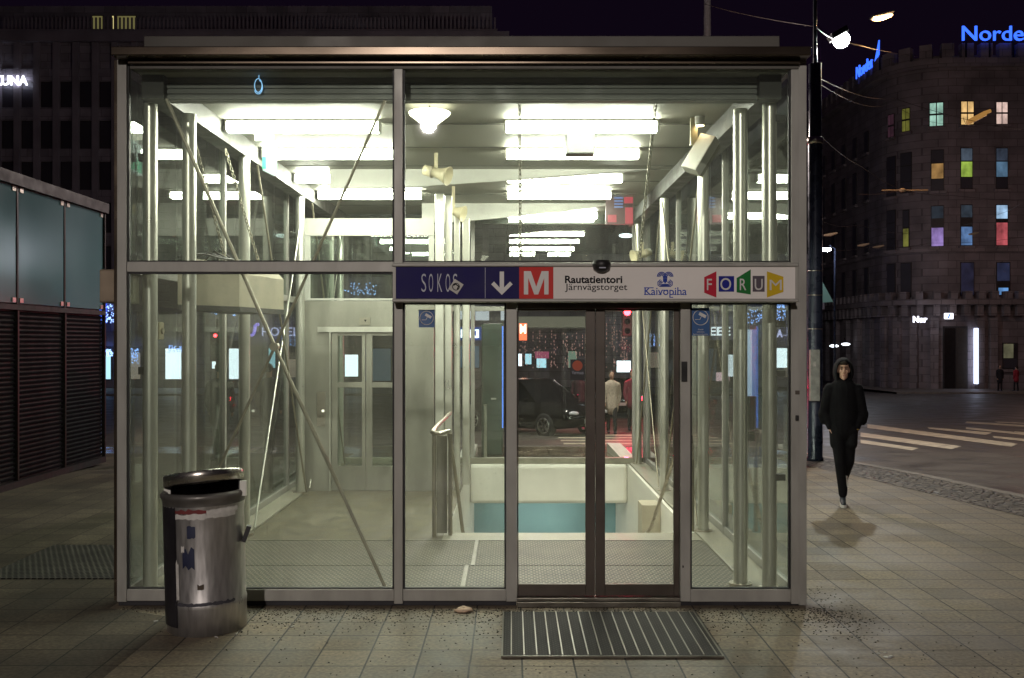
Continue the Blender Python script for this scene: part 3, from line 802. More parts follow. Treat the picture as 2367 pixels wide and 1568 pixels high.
# ---- lift
lift = thing("lift", "steel fronted glass lift with closed double doors at the back of the entrance", "lift", (-1.8, 12.9, 0))
LF = 12.86
def lx(u): return (u-U0)/FD*LF
def lz(v): return CAMZ-(v-V0)/FD*LF
b = MB()
b.box(lx(704), lx(765), LF, LF+.06, .011, lz(696)); b.box(lx(925), lx(1003), LF, LF+.06, .011, lz(696)); b.box(lx(765), lx(925), LF+.002, LF+.058, lz(762), lz(696))
b.build("front_panel", M['lift'] if 'lift' in M else M.setdefault('lift', pm("stained lift steel", (.27, .265, .225), .40, .5, var=.18, scale=4, stretch=(1, 1, .3))), lift)
b = MB(); b.box(lx(735), lx(930), LF-.03, LF-.002, lz(768), lz(756)); b.box(lx(765)-.02, lx(765), LF-.02, LF+.055, .011, lz(768)); b.box(lx(925), lx(925)+.02, LF-.02, LF-.002, .011, lz(768)); b.build("door_frame", M['column'], lift)
def lift_leaf(u0, u1):
    b = MB(); a0, a1 = lx(u0), lx(u1); s = (a1-a0)
    z0, z1, g0, g1 = .015, lz(768.3), lz(1078), lz(776)
    b.box(a0, a0+s*.18, LF+.012, LF+.05, z0, z1); b.box(a1-s*.10, a1, LF+.012, LF+.05, z0, z1)
    b.box(a0+s*.18, a1-s*.10, LF+.014, LF+.048, z0, g0); b.box(a0+s*.18, a1-s*.10, LF+.014, LF+.048, g1, z1); b.box(a0+s*.18, a1-s*.10, LF+.016, LF+.046, lz(896), lz(884))
    d = b.build("door_leaf", M['lift'], lift)
    MB().box(a0+s*.18, a1-s*.10, LF+.028, LF+.034, g0, lz(896.3)).build("glass_pane", M['glass_side'], d)
    MB().box(a0+s*.18, a1-s*.10, LF+.028, LF+.034, lz(883.7), g1).build("glass_pane", M['glass_side'], d)
lift_leaf(766, 844); lift_leaf(846, 924)
MB().box(lx(831), lx(856), LF-.02, LF-.001, lz(751), lz(734)).build("floor_sign", M['plinth'], lift)
MB().prism([(lx(845), lz(744.5)), (lx(848), lz(739.5)), (lx(842), lz(739.5))], LF-.022, LF-.0205).build("arrow", M['signblack'], lift)
b = MB(); b.box(lx(733), lx(752), LF-.012, LF-.001, lz(985), lz(958-52)); cp = b.build("call_plate", M['steel'], lift)
MB().rod((lx(747), LF-.02, lz(950)), (lx(747), LF-.0125, lz(950)), .018, 14).build("call_button", em("lit call button", (1, .95, .8), 1.2), cp)
b = MB()                                            # frame of the glass shaft above the doors
b.box(lx(704), lx(1003), LF, LF+.06, lz(545), lz(505)); b.box(lx(704), lx(716), LF+.001, LF+.06, lz(695), lz(546)); b.box(lx(991), lx(1003), LF+.001, LF+.06, lz(695), lz(546))
b.box(lx(704), lx(1003), LF+.002, LF+.06, lz(700)+.03, lz(690))
b.build("shaft_frame", M['baffle'], lift)
MB().box(lx(716.5), lx(990.5), LF+.025, LF+.033, lz(689), lz(546)).build("glass_pane", M['glass_side'], lift)
b = MB()
for x in (lx(710), lx(998)):
    b.box(x-.03, x+.03, 14.6, 14.66, .011, 3.5); b.box(x-.02, x+.02, LF+.062, 14.598, 3.42, 3.48); b.box(x-.02, x+.02, LF+.062, 14.598, .011, .07)
b.build("shaft_post", M['column'], lift)
for x in (lx(710), lx(998)):
    MB().box(x-.004, x+.004, LF+.064, 14.596, .072, 3.418).build("glass_pane", M['glass_side'], lift)
# posts between the lift and the stairs
for x, y, w in ((-.90, 12.35, .055), (-.80, 12.5, .045), (-.72, 13.0, .04), (-.62, 13.4, .05)):
    MB().box(x-w, x+w, y, y+.09, .011, 3.774 if x < -.75 else 3.6).build("stair_post", M['column'], ent, bevel=.008)

# ---- handrails of the stairs
hr = thing("handrail", "bright steel handrail with a looped end at the left of the stairs", "handrail", (-.78, 9.85, 0))
a, b_ = P(1000, 999, 9.8), P(1037, 997, 9.95)
c_ = P(1042, 955, 11.2)
MB().tube([P(1040, 956, 12.2), P(1020, 976, 11.0), a+Vector((.02, .12, .03)), a, a+Vector((.06, -.03, -.015)), b_], .024, 10).build("rail_loop", M['steel'], hr)
MB().tube([b_, P(1045, 1050, 10.3), P(1056, 1120, 10.5), P(1069, 1224, 10.75), (-.5, 12.2, -.9), (-.5, 13.6, -1.7)], .020, 10).build("sloping_rail", M['brace'], hr)
for u, y in ((1004, 9.85), (1041, 9.9)):
    p = P(u, 1000, y); MB().rod((p.x, y, .012), (p.x, y, p.z-.01), .022, 12).build("rail_post", M['brace'], hr)
MB().box(P(1010, 0, 9.95).x, P(1034, 0, 9.95).x, 9.93, 9.945, .03, P(0, 1008, 9.93).z).build("infill_panel", M['plinth'], hr)
hr2 = thing("handrail", "bent steel handrail loop at the right of the stairs beside the glass wall", "handrail", (1.72, 9.95, 0))
MB().tube([P(1600, 1062, 10.0), P(1598, 1010, 9.95), P(1594, 998, 9.95), P(1588, 996, 10.1), P(1582, 1000, 10.4), P(1565, 1040, 10.7), P(1504, 1222, 10.9), (1.2, 12.4, -1.0)], .02, 10).build("rail_loop", M['steel'], hr2)
p = P(1600, 1060, 10.0); MB().rod((p.x, 10.0, .036), (p.x, 10.0, p.z), .02, 12).build("rail_post", M['brace'], hr2)

# ---- speakers
def speaker(u, v, Y, s, label, right=1, dz=0):
    c = P(u, v, Y)
    t = thing("loudspeaker", label, "loudspeaker", c, group="cream horn loudspeakers under the entrance ceiling")
    ax = Vector((right, -.35, -.32)).normalized()
    Mx = ax.to_track_quat('Z', 'Y').to_matrix()
    MB().lathe([(0, -.14*s), (.055*s, -.14*s), (.06*s, -.05*s), (.05*s, 0), (.06*s, .05*s), (.085*s, .11*s), (.105*s, .15*s), (.10*s, .152*s), (.05*s, .06*s), (0, .04*s)], c, 24, Mx).build("horn", M['cream'], t)
    MB().lathe([(.061*s, -.055*s), (.067*s, -.05*s), (.067*s, -.035*s), (.061*s, -.03*s)], c, 24, Mx).build("ring", M['concrete'], t)
    top = 3.95 if not dz else c.z+dz
    MB().box(c.x-.02, c.x+.02, c.y-.015, c.y+.015, c.z+.05*s, top).build("mount", M['cream'], t)
speaker(1008, 400, 10.6, 1.0, "cream horn loudspeaker hanging below the white cone reflection")
speaker(1048, 488, 12.9, 1.0, "cream horn loudspeaker farther back, at the top of the bright lift posts")
speaker(1484, 588, 14.6, 1.0, "cream horn loudspeaker low on the far right column above the sign board", -1, .18)
# ---- hanging things under the ceiling
c = P(993, 274, 8.5)  # solid cone stands in for the reflected street lamp behind the viewer
t = thing("lamp_reflection", "street lamp reflection modelled as a glowing white cone left of the tube lights", "lamp reflection", c)
MB().lathe([(0, -.075), (.045, -.07), (.06, -.055), (.12, -.01), (.175, .035), (.178, .05), (.16, .055), (.0, .05)], c, 32).build("lamp_shade", em("lamp glow", (1, .95, .74), 5.0), t)
MB().rod(c+Vector((0, 0, .05)), (c.x, c.y, 3.953), .006, 8).build("lamp_wire", M['black'], t)
c = P(1618, 273, 8.9)
t = thing("downlight", "small round warm downlight near the right end of the ceiling", "ceiling light", (c.x, c.y, 3.9))
MB().lathe([(0, 3.875), (.04, 3.872), (.045, 3.89), (.045, 3.9545)], (c.x, c.y, 0), 20).build("downlight_rim", M['housing'], t)
MB().lathe([(0, 3.868), (.036, 3.8705)], (c.x, c.y, 0), 20).build("bulb", em("warm bulb", (1, .72, .4), 25), t)
t = thing("ceiling_screen", "dark grey information display box hanging from the middle of the ceiling", "display", P(1342, 322, 9.4))
a, b_ = P(1309, 355, 9.4), P(1376, 303, 9.4)
MB().box(a.x, b_.x, 9.4, 9.6, a.z, b_.z).build("screen_body", pm("grey screen back", (.055, .058, .055), .5), t, bevel=.01)
MB().box(a.x-.01, b_.x+.01, 9.38, 9.62, b_.z+.001, b_.z+.055).build("screen_cap", pm("darker screen cap", (.03, .03, .028), .5), t, bevel=.006)
MB().box(a.x+.1, b_.x-.08, 9.45, 9.55, b_.z+.056, 3.953).build("hanger", M['beam'], t)
# white floodlight box on the right column
c = P(1619, 357, 8.9)
t = thing("heater_box", "tilted white rectangular box on a bracket by the upper right columns", "lamp box", c)
_d = Vector((.52, .10, .85)).normalized(); _n = Vector((-.62, -.72, .30)); _n = (_n - _d*_n.dot(_d)).normalized(); _w = _d.cross(_n)
HB = Matrix((_w, _n, _d)).transposed()
MB().obox(c, (.17, .10, .36), HB).build("box_case", M['housing'], t, bevel=.006)
MB().obox(c - _n*.075, (.15, .048, .33), HB).build("box_back", M['plinth'], t)
q = P(1604, 318, 8.95)
MB().box(q.x-.03, q.x+.03, 8.93, 8.99, q.z-.07, 3.953).build("mount", M['cream'], t)
# exit sign
c = P(624, 366, 9.3)
t = thing("exit_sign", "white and green emergency exit sign hanging edge on at upper left", "exit sign", c)
MB().obox(c, (.035, .30, .28), (0, 0, R(-5))).build("sign_case", em("exit sign white", (.85, 1, .95), 1.1), t)
MB().obox(c+Vector((.0, -.01, -.07)), (.038, .305, .11), (0, 0, R(-5))).build("green_field", em("exit sign green", (.1, .75, .42), .8), t)
q = P(602, 319, 9.3); MB().box(q.x-.045, q.x+.12, 9.27, 9.33, q.z-.03, q.z+.03).build("mount", M['housing'], t)
MB().box(c.x-.02, c.x+.02, 9.28, 9.32, q.z+.031, 3.953).build("hanger", M['housing'], t)
# reflection of a blue neon sign, modelled as a glowing ring on a wire
c = P(597, 198, 7.52)
t = thing("neon_reflection", "thin pale blue neon reflection modelled as a ring at the top of the left front glass", "neon reflection", c)
ne = em("blue neon", (.30, .62, 1.0), 1.0)
MB().tube([c+Vector((.028*math.cos(a*.35), 0, .052*math.sin(a*.35))) for a in range(18)], .0035, 6, True).build("neon_ring", ne, t)
MB().tube([c+Vector((.032*math.cos(R(a)), 0, -.012+.052*math.sin(R(a)))) for a in range(-150, 80, 15)], .0032, 6).build("neon_ring", ne, t)
MB().rod(c+Vector((.005, 0, .055)), c+Vector((.005, 0, .13)), .0035, 6).build("neon_stem", ne, t)
MB().box(c.x-.025, c.x+.028, c.y-.004, c.y+.004, c.z+.143, c.z+.152).build("neon_bar", ne, t)
MB().rod(c+Vector((.005, 0, .153)), (c.x+.005, c.y, 3.93), .002, 5).build("neon_wire", M['black'], t)
# chains
def chain(p0, p1, label, L=.048):
    p0, p1 = Vector(p0), Vector(p1); d = (p1-p0); n = max(2, int(d.length/(L*.72))); d.normalize()
    a = d.orthogonal().normalized(); b2 = d.cross(a); mb = MB()
    for i in range(n):
        c = p0 + (p1-p0)*((i+.5)/n); s = a if i % 2 else b2
        mb.tube([c + d*(L*.5*math.cos(R(t))) + s*(L*.27*math.sin(R(t))) for t in range(0, 360, 36)], .0045, 5, True)
    o = mb.build("chain", M['chain']); o.location = (0, 0, 0)
    return prop(o, label, "chain", "steel chains hanging under the entrance ceiling")
def P2(u, v, Y): return P(u, v, Y)
chain(P(1201, 236, 8.3), P(1203, 600, 8.3), "steel chain hanging straight down before the left ends of the tube lights")
chain(P(1517, 226, 8.2), P(1478, 596, 8.2), "slanting steel chain at the right ends of the tube lights")
chain(P(452, 335, 8.3), P(530, 632, 8.75), "steel chain from the left beam down to the beige box, nearer the corner")
chain(P(521, 345, 9.2), P(606, 634, 9.25), "steel chain from the left beam to the beige box, nearer the lift")
# beige hanging box
t = thing("hanging_box", "large beige hanging box behind the left front glass, lit on its right face", "display box", (-2.5, 8.8, 2.24))
pl = [(-2.72, 8.10), (-2.355, 8.6), (-2.167, 9.45), (-2.55, 9.45), (-2.72, 9.3)]
zb, zt = 2.245, 2.63
b = MB()
n = len(pl)
cx_ = sum(p[0] for p in pl)/n; cy_ = sum(p[1] for p in pl)/n
vs = [(x, y, zb) for x, y in pl] + [(x, y, zt-.10 if i in (1, 2) else zt-.06) for i, (x, y) in enumerate(pl)] + [(x+(cx_-x)*.22, y+(cy_-y)*.22, zt) for x, y in pl]
b.add(vs, [tuple(range(n-1, -1, -1))] + [(i, (i+1) % n, n+(i+1) % n, n+i) for i in range(n)] + [(n+i, n+(i+1) % n, 2*n+(i+1) % n, 2*n+i) for i in range(n)] + [tuple(range(2*n, 3*n))])
b.build("box_case", M['concrete'], t)
MB().slab([(x*.985-.03, y) for x, y in pl], zb-.045, zb-.001).build("box_base", M['beam'], t)
b = MB()
for k in range(4):
    b.tube([(-2.75+.05*k, 8.2+.2*k, zt+.01), (-2.6+.02*k, 8.35+.1*k, zt+.05+.02*k), (-2.45, 8.5+.1*k, zt+.02), (-2.4, 8.8, zt+.03)], .008, 6)
b.build("cable", M['black'], t)
# junction box and small parts on the side walls
t = thing("junction_box", "small beige junction box with a flexible conduit by the left corner column", "junction box", (-2.79, 8.3, 1.98))
q = P(311, 765, 7.95)
MB().box(-2.865, -2.80, 7.9, 8.02, q.z-.07, q.z+.07).build("box_case", M['cream'], t, bevel=.01)
MB().rod((-2.80, 7.96, q.z), (-2.785, 7.96, q.z), .025, 14).build("dial", M['concrete'], t)
MB().tube([(-2.85, 7.96, q.z+.07), (-2.855, 7.96, q.z+.16), (-2.85, 7.96, q.z+.26)], .012, 8).build("conduit", M['cream'], t)
t = thing("meter_box", "brownish grey metal box on the outside of the left corner post", "meter box", (fx(247), 7.7, fz(655)))
MB().box(-3.13, -2.935, 7.55, 7.85, fz(697), fz(617)).build("box_case", pm("tan metal box", (.22, .17, .12), .5, .3), t, bevel=.01)
b = MB(); b.box(-3.12, -2.945, 7.543, 7.5495, fz(692), fz(622)); b.build("box_lid", pm("tan metal lid", (.27, .21, .15), .5, .3), t)
# lock and small markings on the right corner post
frame_part("latch", [(fx(1838), fx(1845), FY-.025, FY-.001, fz(972), fz(960))], 'black', .004)
frame_part("marking_plate", [(fx(1838), fx(1848), FY-.004, FY-.001, fz(912), fz(903))], 'bronze', 0)

# ================================================================= BIN
bc = Vector((-2.08, 6.80, 0))
bn = thing("litter_bin", "scuffed round steel litter bin with a tilted lid and torn stickers", "litter bin", bc)
TL = Matrix.Rotation(R(-1.5), 3, 'Y')
MB().lathe([(.0, .03), (.235, .03), (.238, .0), (.262, .0), (.264, .17), (.266, .175), (.268, .20), (.262, .215), (.262, .80), (.267, .83), (.27, .855)], bc, 48, TL).build("bin_body", M['binsteel'], bn)
MB().lathe([(.270, .8555), (.272, .885), (.284, .90), (.286, .918), (.276, .935), (.255, .938), (.238, .928), (.232, .89), (.225, .45), (.0, .42)], bc, 48, TL).build("bin_rim", M['binrim'] if 'binrim' in M else M.setdefault('binrim', pm("bin liner", (.14, .13, .12), .45, .5, var=.3)), bn)
lc = bc + Vector((-.03, .02, 1.005)); LM = Euler((R(-9.5), R(-7), 0)).to_matrix()
MB().lathe([(.0, -.02), (.255, -.02), (.258, -.034), (.264, -.034), (.266, .034), (.26, .042), (.0, .046)], lc, 48, LM).build("bin_lid", M['binlid'] if 'binlid' in M else M.setdefault('binlid', pm("polished bin lid", (.56, .53, .48), .25, .95, var=.1)), bn)
for a in (350, 186, 90):
    x, y = bc.x + .262*math.cos(R(a)), bc.y + .262*math.sin(R(a))
    MB().box(x-.022, x+.022, y-.012, y+.012, .90, 1.0).build("lid_bracket", M['housing'], bn)
_b = MB(); _v = []
for _i in range(25):
    _a = R(-8 + 196*_i/24)
    for _z in (.86, .99 + .012*math.sin(_a) + .03*math.cos(_a)): _v.append(bc + Vector((.245*math.cos(_a)-.02, .245*math.sin(_a)+.01, _z)))
_b.add(_v, [(2*i, 2*i+2, 2*i+3, 2*i+1) for i in range(24)], True)
_o = _b.build("back_hood", M['bindark'], bn); _m = _o.modifiers.new('thick', 'SOLIDIFY'); _m.thickness = .006
# shade of the left side laid on as a dark sheet, and stickers wrapped on the body
def wrap(a0, a1, z0, z1, r, name, m, jag=0.0, n=10):
    rnd = random.Random(int(a0*7+z0*100)); vs = []
    for i in range(n+1):
        a = R(a0 + (a1-a0)*i/n)
        for z in (z0+rnd.uniform(-jag, jag)*.6, z1+rnd.uniform(-jag, jag)):
            vs.append(TL @ Vector((r*math.cos(a), r*math.sin(a), z)) + bc)
    return MB().add(vs, [(2*i, 2*i+2, 2*i+3, 2*i+1) for i in range(n)], True).build(name, m, bn)
wrap(168, 244, .06, .86, .2695, "shade_panel", M['bindark'], .004)
wrap(228, 335, .775, .812, .2665, "paper_band", M['paper'], .012, 26)
wrap(240, 290, .812, .838, .2685, "paper_band", pm("dull red paper", (.16, .03, .03), .8, var=.4), .008, 14)
wrap(290, 340, .805, .835, .2690, "paper_band", M['paper'], .010, 14)
wrap(243, 248, .24, .50, .2700, "paper_scrap", M['paper'], .02, 3)
s1 = wrap(262, 274, .655, .735, .2648, "sticker", M['stickdark'] if 'stickdark' in M else M.setdefault('stickdark', pm("navy sticker", (.02, .025, .06), .5)), .012, 5)
wrap(254, 272, .46, .575, .2648, "sticker", M['stickdark'], .03, 4)
wrap(275, 284, .31, .345, .2648, "sticker", pm("brown sticker", (.06, .04, .025), .6), .006, 3)
wrap(252, 257, .56, .60, .2649, "paper_scrap", M['paper'], .012, 3)
wrap(235, 330, .205, .225, .2690, "paper_band", pm("grimy band", (.05, .048, .06), .7, var=.5), .006, 30)
MB().obox((bc.x+.275, bc.y-.03, .64), (.03, .06, .11), (0, R(20), R(10))).build("lock_flap", M['bindark'], bn)

# ================================================================= DIRT, CIGARETTE ENDS, SCRAPS
mb = MB(); rnd = random.Random(3)
def crumb(x, y, s):
    a = rnd.uniform(0, 6.28); k = rnd.uniform(.4, 1.3)
    M3 = Euler((rnd.uniform(-.3, .3), rnd.uniform(-.3, .3), a)).to_matrix()
    mb.obox((x, y, s*.25), (s*1.4, s*k, s*.5), M3)
for i in range(2300):
    x = rnd.uniform(-2.9, 2.3); y = FY - .02 - abs(rnd.gauss(0, .22))
    crumb(x, y, rnd.uniform(.002, .008))
for i in range(900):
    x = rnd.choice((rnd.gauss(-1.75, .35), rnd.gauss(1.45, .35), rnd.gauss(2.25, .16), rnd.gauss(-.2, .3))); y = FY-.1 - abs(rnd.gauss(0, .35))
    crumb(x, y, rnd.uniform(.003, .009))
for i in range(500):
    crumb(rnd.uniform(-1.6, 3.2), rnd.uniform(5.2, 7.2), rnd.uniform(.003, .008))
for i in range(150):
    crumb(rnd.gauss(2.32, .12), rnd.uniform(6.9, 7.9), rnd.uniform(.002, .008))
prop(mb.build("dirt_crumbs", M['dirt']), kind="stuff")
for (u, v, lab) in ((360, 1438, "cigarette end lying left of the bin's foot"), (547, 1467, "cigarette end against the right foot of the bin"), (500, 1475, "cigarette end in front of the bin"), (676, 1451, "cigarette end between the bin and the door mat")):
    g = G(u, v); a = rnd.uniform(0, 3)
    o = MB().rod(g+Vector((-.016*math.cos(a), -.016*math.sin(a), .006)), g+Vector((.016*math.cos(a), .016*math.sin(a), .006)), .0045, 8).build("cigarette_end", M['paper'])
    prop(o, lab, "cigarette end", "cigarette ends on the paving")
g = G(1071, 1415)
mb = MB(); rr = random.Random(11)
mb.lathe([(0, 0), (.03, .002), (.042, .012), (.034, .026), (.015, .034), (0, .03)], g, 9)
mb.v = [(x+rr.uniform(-.012, .012)+(x-g.x)*.5, y+rr.uniform(-.012, .012), max(.001, z+rr.uniform(-.008, .008))) for x, y, z in mb.v]
o = mb.build("paper_scrap", pm("crumpled wrapper", (.62, .45, .32), .7, var=.3, scale=30)); prop(o, "crumpled pale wrapper lying below the central post of the front", "litter")
g = G(2052, 1585-65)
for k, (dx, dy, s, lb) in enumerate(((0, 0, .028, "largest trodden white gum spot on the paving in the right foreground"), (.03, .02, .016, "small white gum spot touching the largest one"), (-.03, .07, .012, "tiny white gum spot above the largest one, to its left"), (.02, .09, .012, "tiny white gum spot farthest from the viewer"))):
    o = MB().lathe([(0, .003), (s, .001), (s*.8, .0)], g+Vector((dx, dy, .001)), 9).build("chewing_gum", M['paper']); prop(o, lb, "gum", "gum spots on the right paving")

# ================================================================= PEOPLE
def capsule(mb, p0, p1, r0, r1, flat=1.0, n=14, k=5):
    p0, p1 = Vector(p0), Vector(p1); d = (p1-p0); L = d.length
    d = d.normalized() if L > 1e-6 else Vector((0, 0, 1))
    # frame: b keeps the Y direction so that flat squashes front to back
    b = Vector((0, 1, 0)) - d*d.y
    b = b.normalized() if b.length > .2 else d.orthogonal().normalized()
    a = b.cross(d)
    rings = []
    for i in range(k+1):
        t = math.pi/2*(1-i/k); rings.append((p0 - d*r0*math.sin(t), r0*math.cos(t)))
    for i in range(k+1):
        t = math.pi/2*i/k; rings.append((p1 + d*r1*math.sin(t), r1*math.cos(t)))
    vs = []
    for c, r in rings:
        r = max(r, 1e-4)
        vs += [c + a*(r*math.cos(2*math.pi*j/n)) + b*(r*flat*math.sin(2*math.pi*j/n)) for j in range(n)]
    fs = [(i*n+j, i*n+(j+1) % n, (i+1)*n+(j+1) % n, (i+1)*n+j) for i in range(len(rings)-1) for j in range(n)]
    fs += [tuple(range(n-1, -1, -1)), tuple(range((len(rings)-1)*n, len(rings)*n))]
    mb.add(vs, fs, True)

def ellip(mb, c, r, rot=(0, 0, 0), n=16, k=10):
    Mx = Euler(rot).to_matrix(); vs = []
    for i in range(k+1):
        t = math.pi*i/k
        for j in range(n):
            a = 2*math.pi*j/n; s = max(math.sin(t), 1e-3)
            vs.append(Vector(c) + Mx @ Vector((r[0]*s*math.cos(a), r[1]*s*math.sin(a), r[2]*math.cos(t))))
    fs = [(i*n+j, (i+1)*n+j, (i+1)*n+(j+1) % n, i*n+(j+1) % n) for i in range(k) for j in range(n)]
    fs += [tuple(range(n)), tuple(range((k+1)*n-1, k*n-1, -1))]
    mb.add(vs, fs, True)

def fuse(mb, name, mat, parent, voxel=.012, smooth=6):
    o = mb.build("tmp", mat, None, fixn=True)
    m = o.modifiers.new("remesh", 'REMESH'); m.mode = 'VOXEL'; m.voxel_size = voxel; m.use_smooth_shade = True
    s = o.modifiers.new("smooth", 'SMOOTH'); s.iterations = smooth; s.factor = .5
    dg = bpy.context.evaluated_depsgraph_get()
    me = bpy.data.meshes.new_from_object(o.evaluated_get(dg)); me.name = name
    bpy.data.objects.remove(o)
    me.polygons.foreach_set("use_smooth", [True]*len(me.polygons))
    me.materials.clear(); me.materials.append(mat)
    r = bpy.data.objects.new(name, me); col.objects.link(r); r.parent = parent
    return r

# ---- the man walking towards us in a hooded sweatshirt (local coordinates, facing -Y)
gp = G(1948, 1168)
man = thing("person", "man in a black hooded sweatshirt and dark trousers walking past with hands in pockets", "person", (gp.x+.01, gp.y, 0), R(-15))
man.scale = (.84, .92, 1.0)
b = MB()
hc = Vector((0.0, 0.0, 1.605))
ellip(b, hc+Vector((0, .02, .02)), (.076, .096, .108))                      # skull
ellip(b, hc+Vector((0, -.028, -.045)), (.060, .068, .078))                  # jaw and cheeks
ellip(b, hc+Vector((0, -.075, -.100)), (.026, .024, .022))                  # chin
capsule(b, hc+Vector((0, -.088, .018)), hc+Vector((0, -.108, -.022)), .011, .017)   # nose
ellip(b, hc+Vector((0, -.080, .040)), (.056, .020, .014))                   # brow
for s in (-1, 1):
    ellip(b, hc+Vector((s*.038, -.066, -.018)), (.024, .024, .022))         # cheekbones
    ellip(b, hc+Vector((s*.078, .015, -.005)), (.012, .022, .032))          # ears
ellip(b, hc+Vector((0, -.088, -.062)), (.024, .012, .010))                  # lips
capsule(b, (0, .02, 1.54), (0, .02, 1.40), .056, .062)                      # neck
capsule(b, (0, .02, 1.36), (0, .01, 1.0), .15, .13, .62)                    # trunk
capsule(b, (0, .01, .98), (0, .01, .88), .15, .14, .72)
arm = {-1: [(-.18, .02, 1.36), (-.262, .04, 1.10), (-.192, -.02, .915)], 1: [(.18, .02, 1.36), (.258, .04, 1.10), (.182, -.02, .91)]}
legs = {-1: [(-.085, .01, .90), (-.055, -.06, .52), (-.012, -.03, .10)], 1: [(.085, .02, .90), (.075, .03, .52), (.02, .26, .23)]}
for s in (-1, 1):
    A, Bq, C = [Vector(p) for p in arm[s]]
    capsule(b, A, Bq, .048, .040); capsule(b, Bq, C, .040, .028)
    # palm, four fingers and thumb reaching into the trouser pocket
    capsule(b, C, C+Vector((-s*.05, .0, -.07)), .025, .028, .6)
    for k in range(4):
        f0 = C+Vector((-s*.052+ (k-1.5)*.010, -.028+.016*k, -.085)); f1 = f0+Vector((-s*.010, -.004, -.035-.004*(k in (1, 2)))); f2 = f1+Vector((-s*.014, .004, -.026))
        capsule(b, f0, f1, .0095, .0085, n=8, k=3); capsule(b, f1, f2, .0085, .007, n=8, k=3)
    capsule(b, C+Vector((-s*.015, -.03, -.035)), C+Vector((-s*.04, -.045, -.075)), .011, .009, n=8, k=3)
    H, Kn, An = [Vector(p) for p in legs[s]]
    capsule(b, H, Kn, .075, .052); capsule(b, Kn, An, .050, .036)
body = fuse(b, "body", M['skin'], man, .008, 3)
for s in (-1, 1):
    e = MB(); ellip(e, hc+Vector((s*.031, -.083, .012)), (.013, .008, .0065)); e.build("eye", M['eye'], body, local=True)
    e = MB(); capsule(e, hc+Vector((s*.016, -.098, .036)), hc+Vector((s*.048, -.084, .038)), .005, .004); e.build("eyebrow", M['hair'], body, local=True)
e = MB(); ellip(e, hc+Vector((0, -.099, -.062)), (.022, .006, .0055)); e.build("mouth", M['lip'], body, local=True)
e = MB(); ellip(e, hc+Vector((0, -.045, .085)), (.066, .055, .034), (R(-25), 0, 0)); e.build("hair", M['hair'], body, local=True)
# sweatshirt
b = MB()
capsule(b, (0, .015, 1.33), (0, .01, 1.02), .195, .185, .66)
for s in (-1, 1): capsule(b, (s*.03, .02, 1.425), (s*.165, .02, 1.355), .070, .082, .95)
capsule(b, (-.05, .02, 1.44), (.05, .02, 1.44), .075, .075)
capsule(b, (0, .01, 1.05), (0, .01, .915), .188, .178, .72)
for s in (-1, 1):
    A, Bq, C = [Vector(p) for p in arm[s]]
    capsule(b, A+Vector((s*.01, 0, 0)), Bq, .083, .070); capsule(b, Bq, C+Vector((s*.004, .004, .045)), .070, .050)
    capsule(b, Bq+Vector((s*.01, 0, -.02)), Bq+Vector((0, 0, -.09)), .072, .062)
    capsule(b, C+Vector((s*.004, .004, .05)), C+Vector((0, 0, .018)), .046, .044)
sw = fuse(b, "sweatshirt", M['cloth_black'], man, .010, 5)
e = MB()
for s in (-1, 1):
    e.tube([(s*.03, -.118, 1.43), (s*.035, -.142, 1.36), (s*.032, -.140, 1.28)], .004, 6)
e.build("drawstring", M['cloth_dark'], sw, local=True)
# hood: a lofted shell open at the face
def hood():
    mb = MB(); n, k = 22, 9; vs = []
    for j in range(k+1):
        t = j/k                                    # 0 at the face opening, 1 at the back
        w = .098 + .040*math.sin(t*math.pi*.75); y = -.070 + t*.22
        h0, h1 = 1.40, 1.722 + .035*math.sin(t*math.pi*.85)
        sc = 1.0 if t < .75 else math.cos((t-.75)/.25*math.pi/2*.97)
        for i in range(n):
            a = -math.pi*.5 + 2*math.pi*(i/(n-1)) * 1.0
            cz = (h0+h1)/2; hz = (h1-h0)/2
            x = w*sc*math.cos(a+math.pi/2 - math.pi/2); z = cz + hz*sc*math.sin(a)
            pinch = 1.0 if z > 1.50 else max(.55, 1-(1.50-z)*2.2)
            vs.append((x*pinch*(1.06), y + (.02 if z < 1.5 else 0) + .025*(1.72-z)*0 + (-.03 if z > 1.68 and t < .3 else 0), z))
    mb.add(vs, [(j*n+i, j*n+i+1, (j+1)*n+i+1, (j+1)*n+i) for j in range(k) for i in range(n-1)], True)
    o = mb.build("hood", M['cloth_black'], sw, local=True)
    sm = o.modifiers.new("thick", 'SOLIDIFY'); sm.thickness = .018; sm.offset = 1
    ss = o.modifiers.new("sub", 'SUBSURF'); ss.levels = 1; ss.render_levels = 1
    return o
hood()
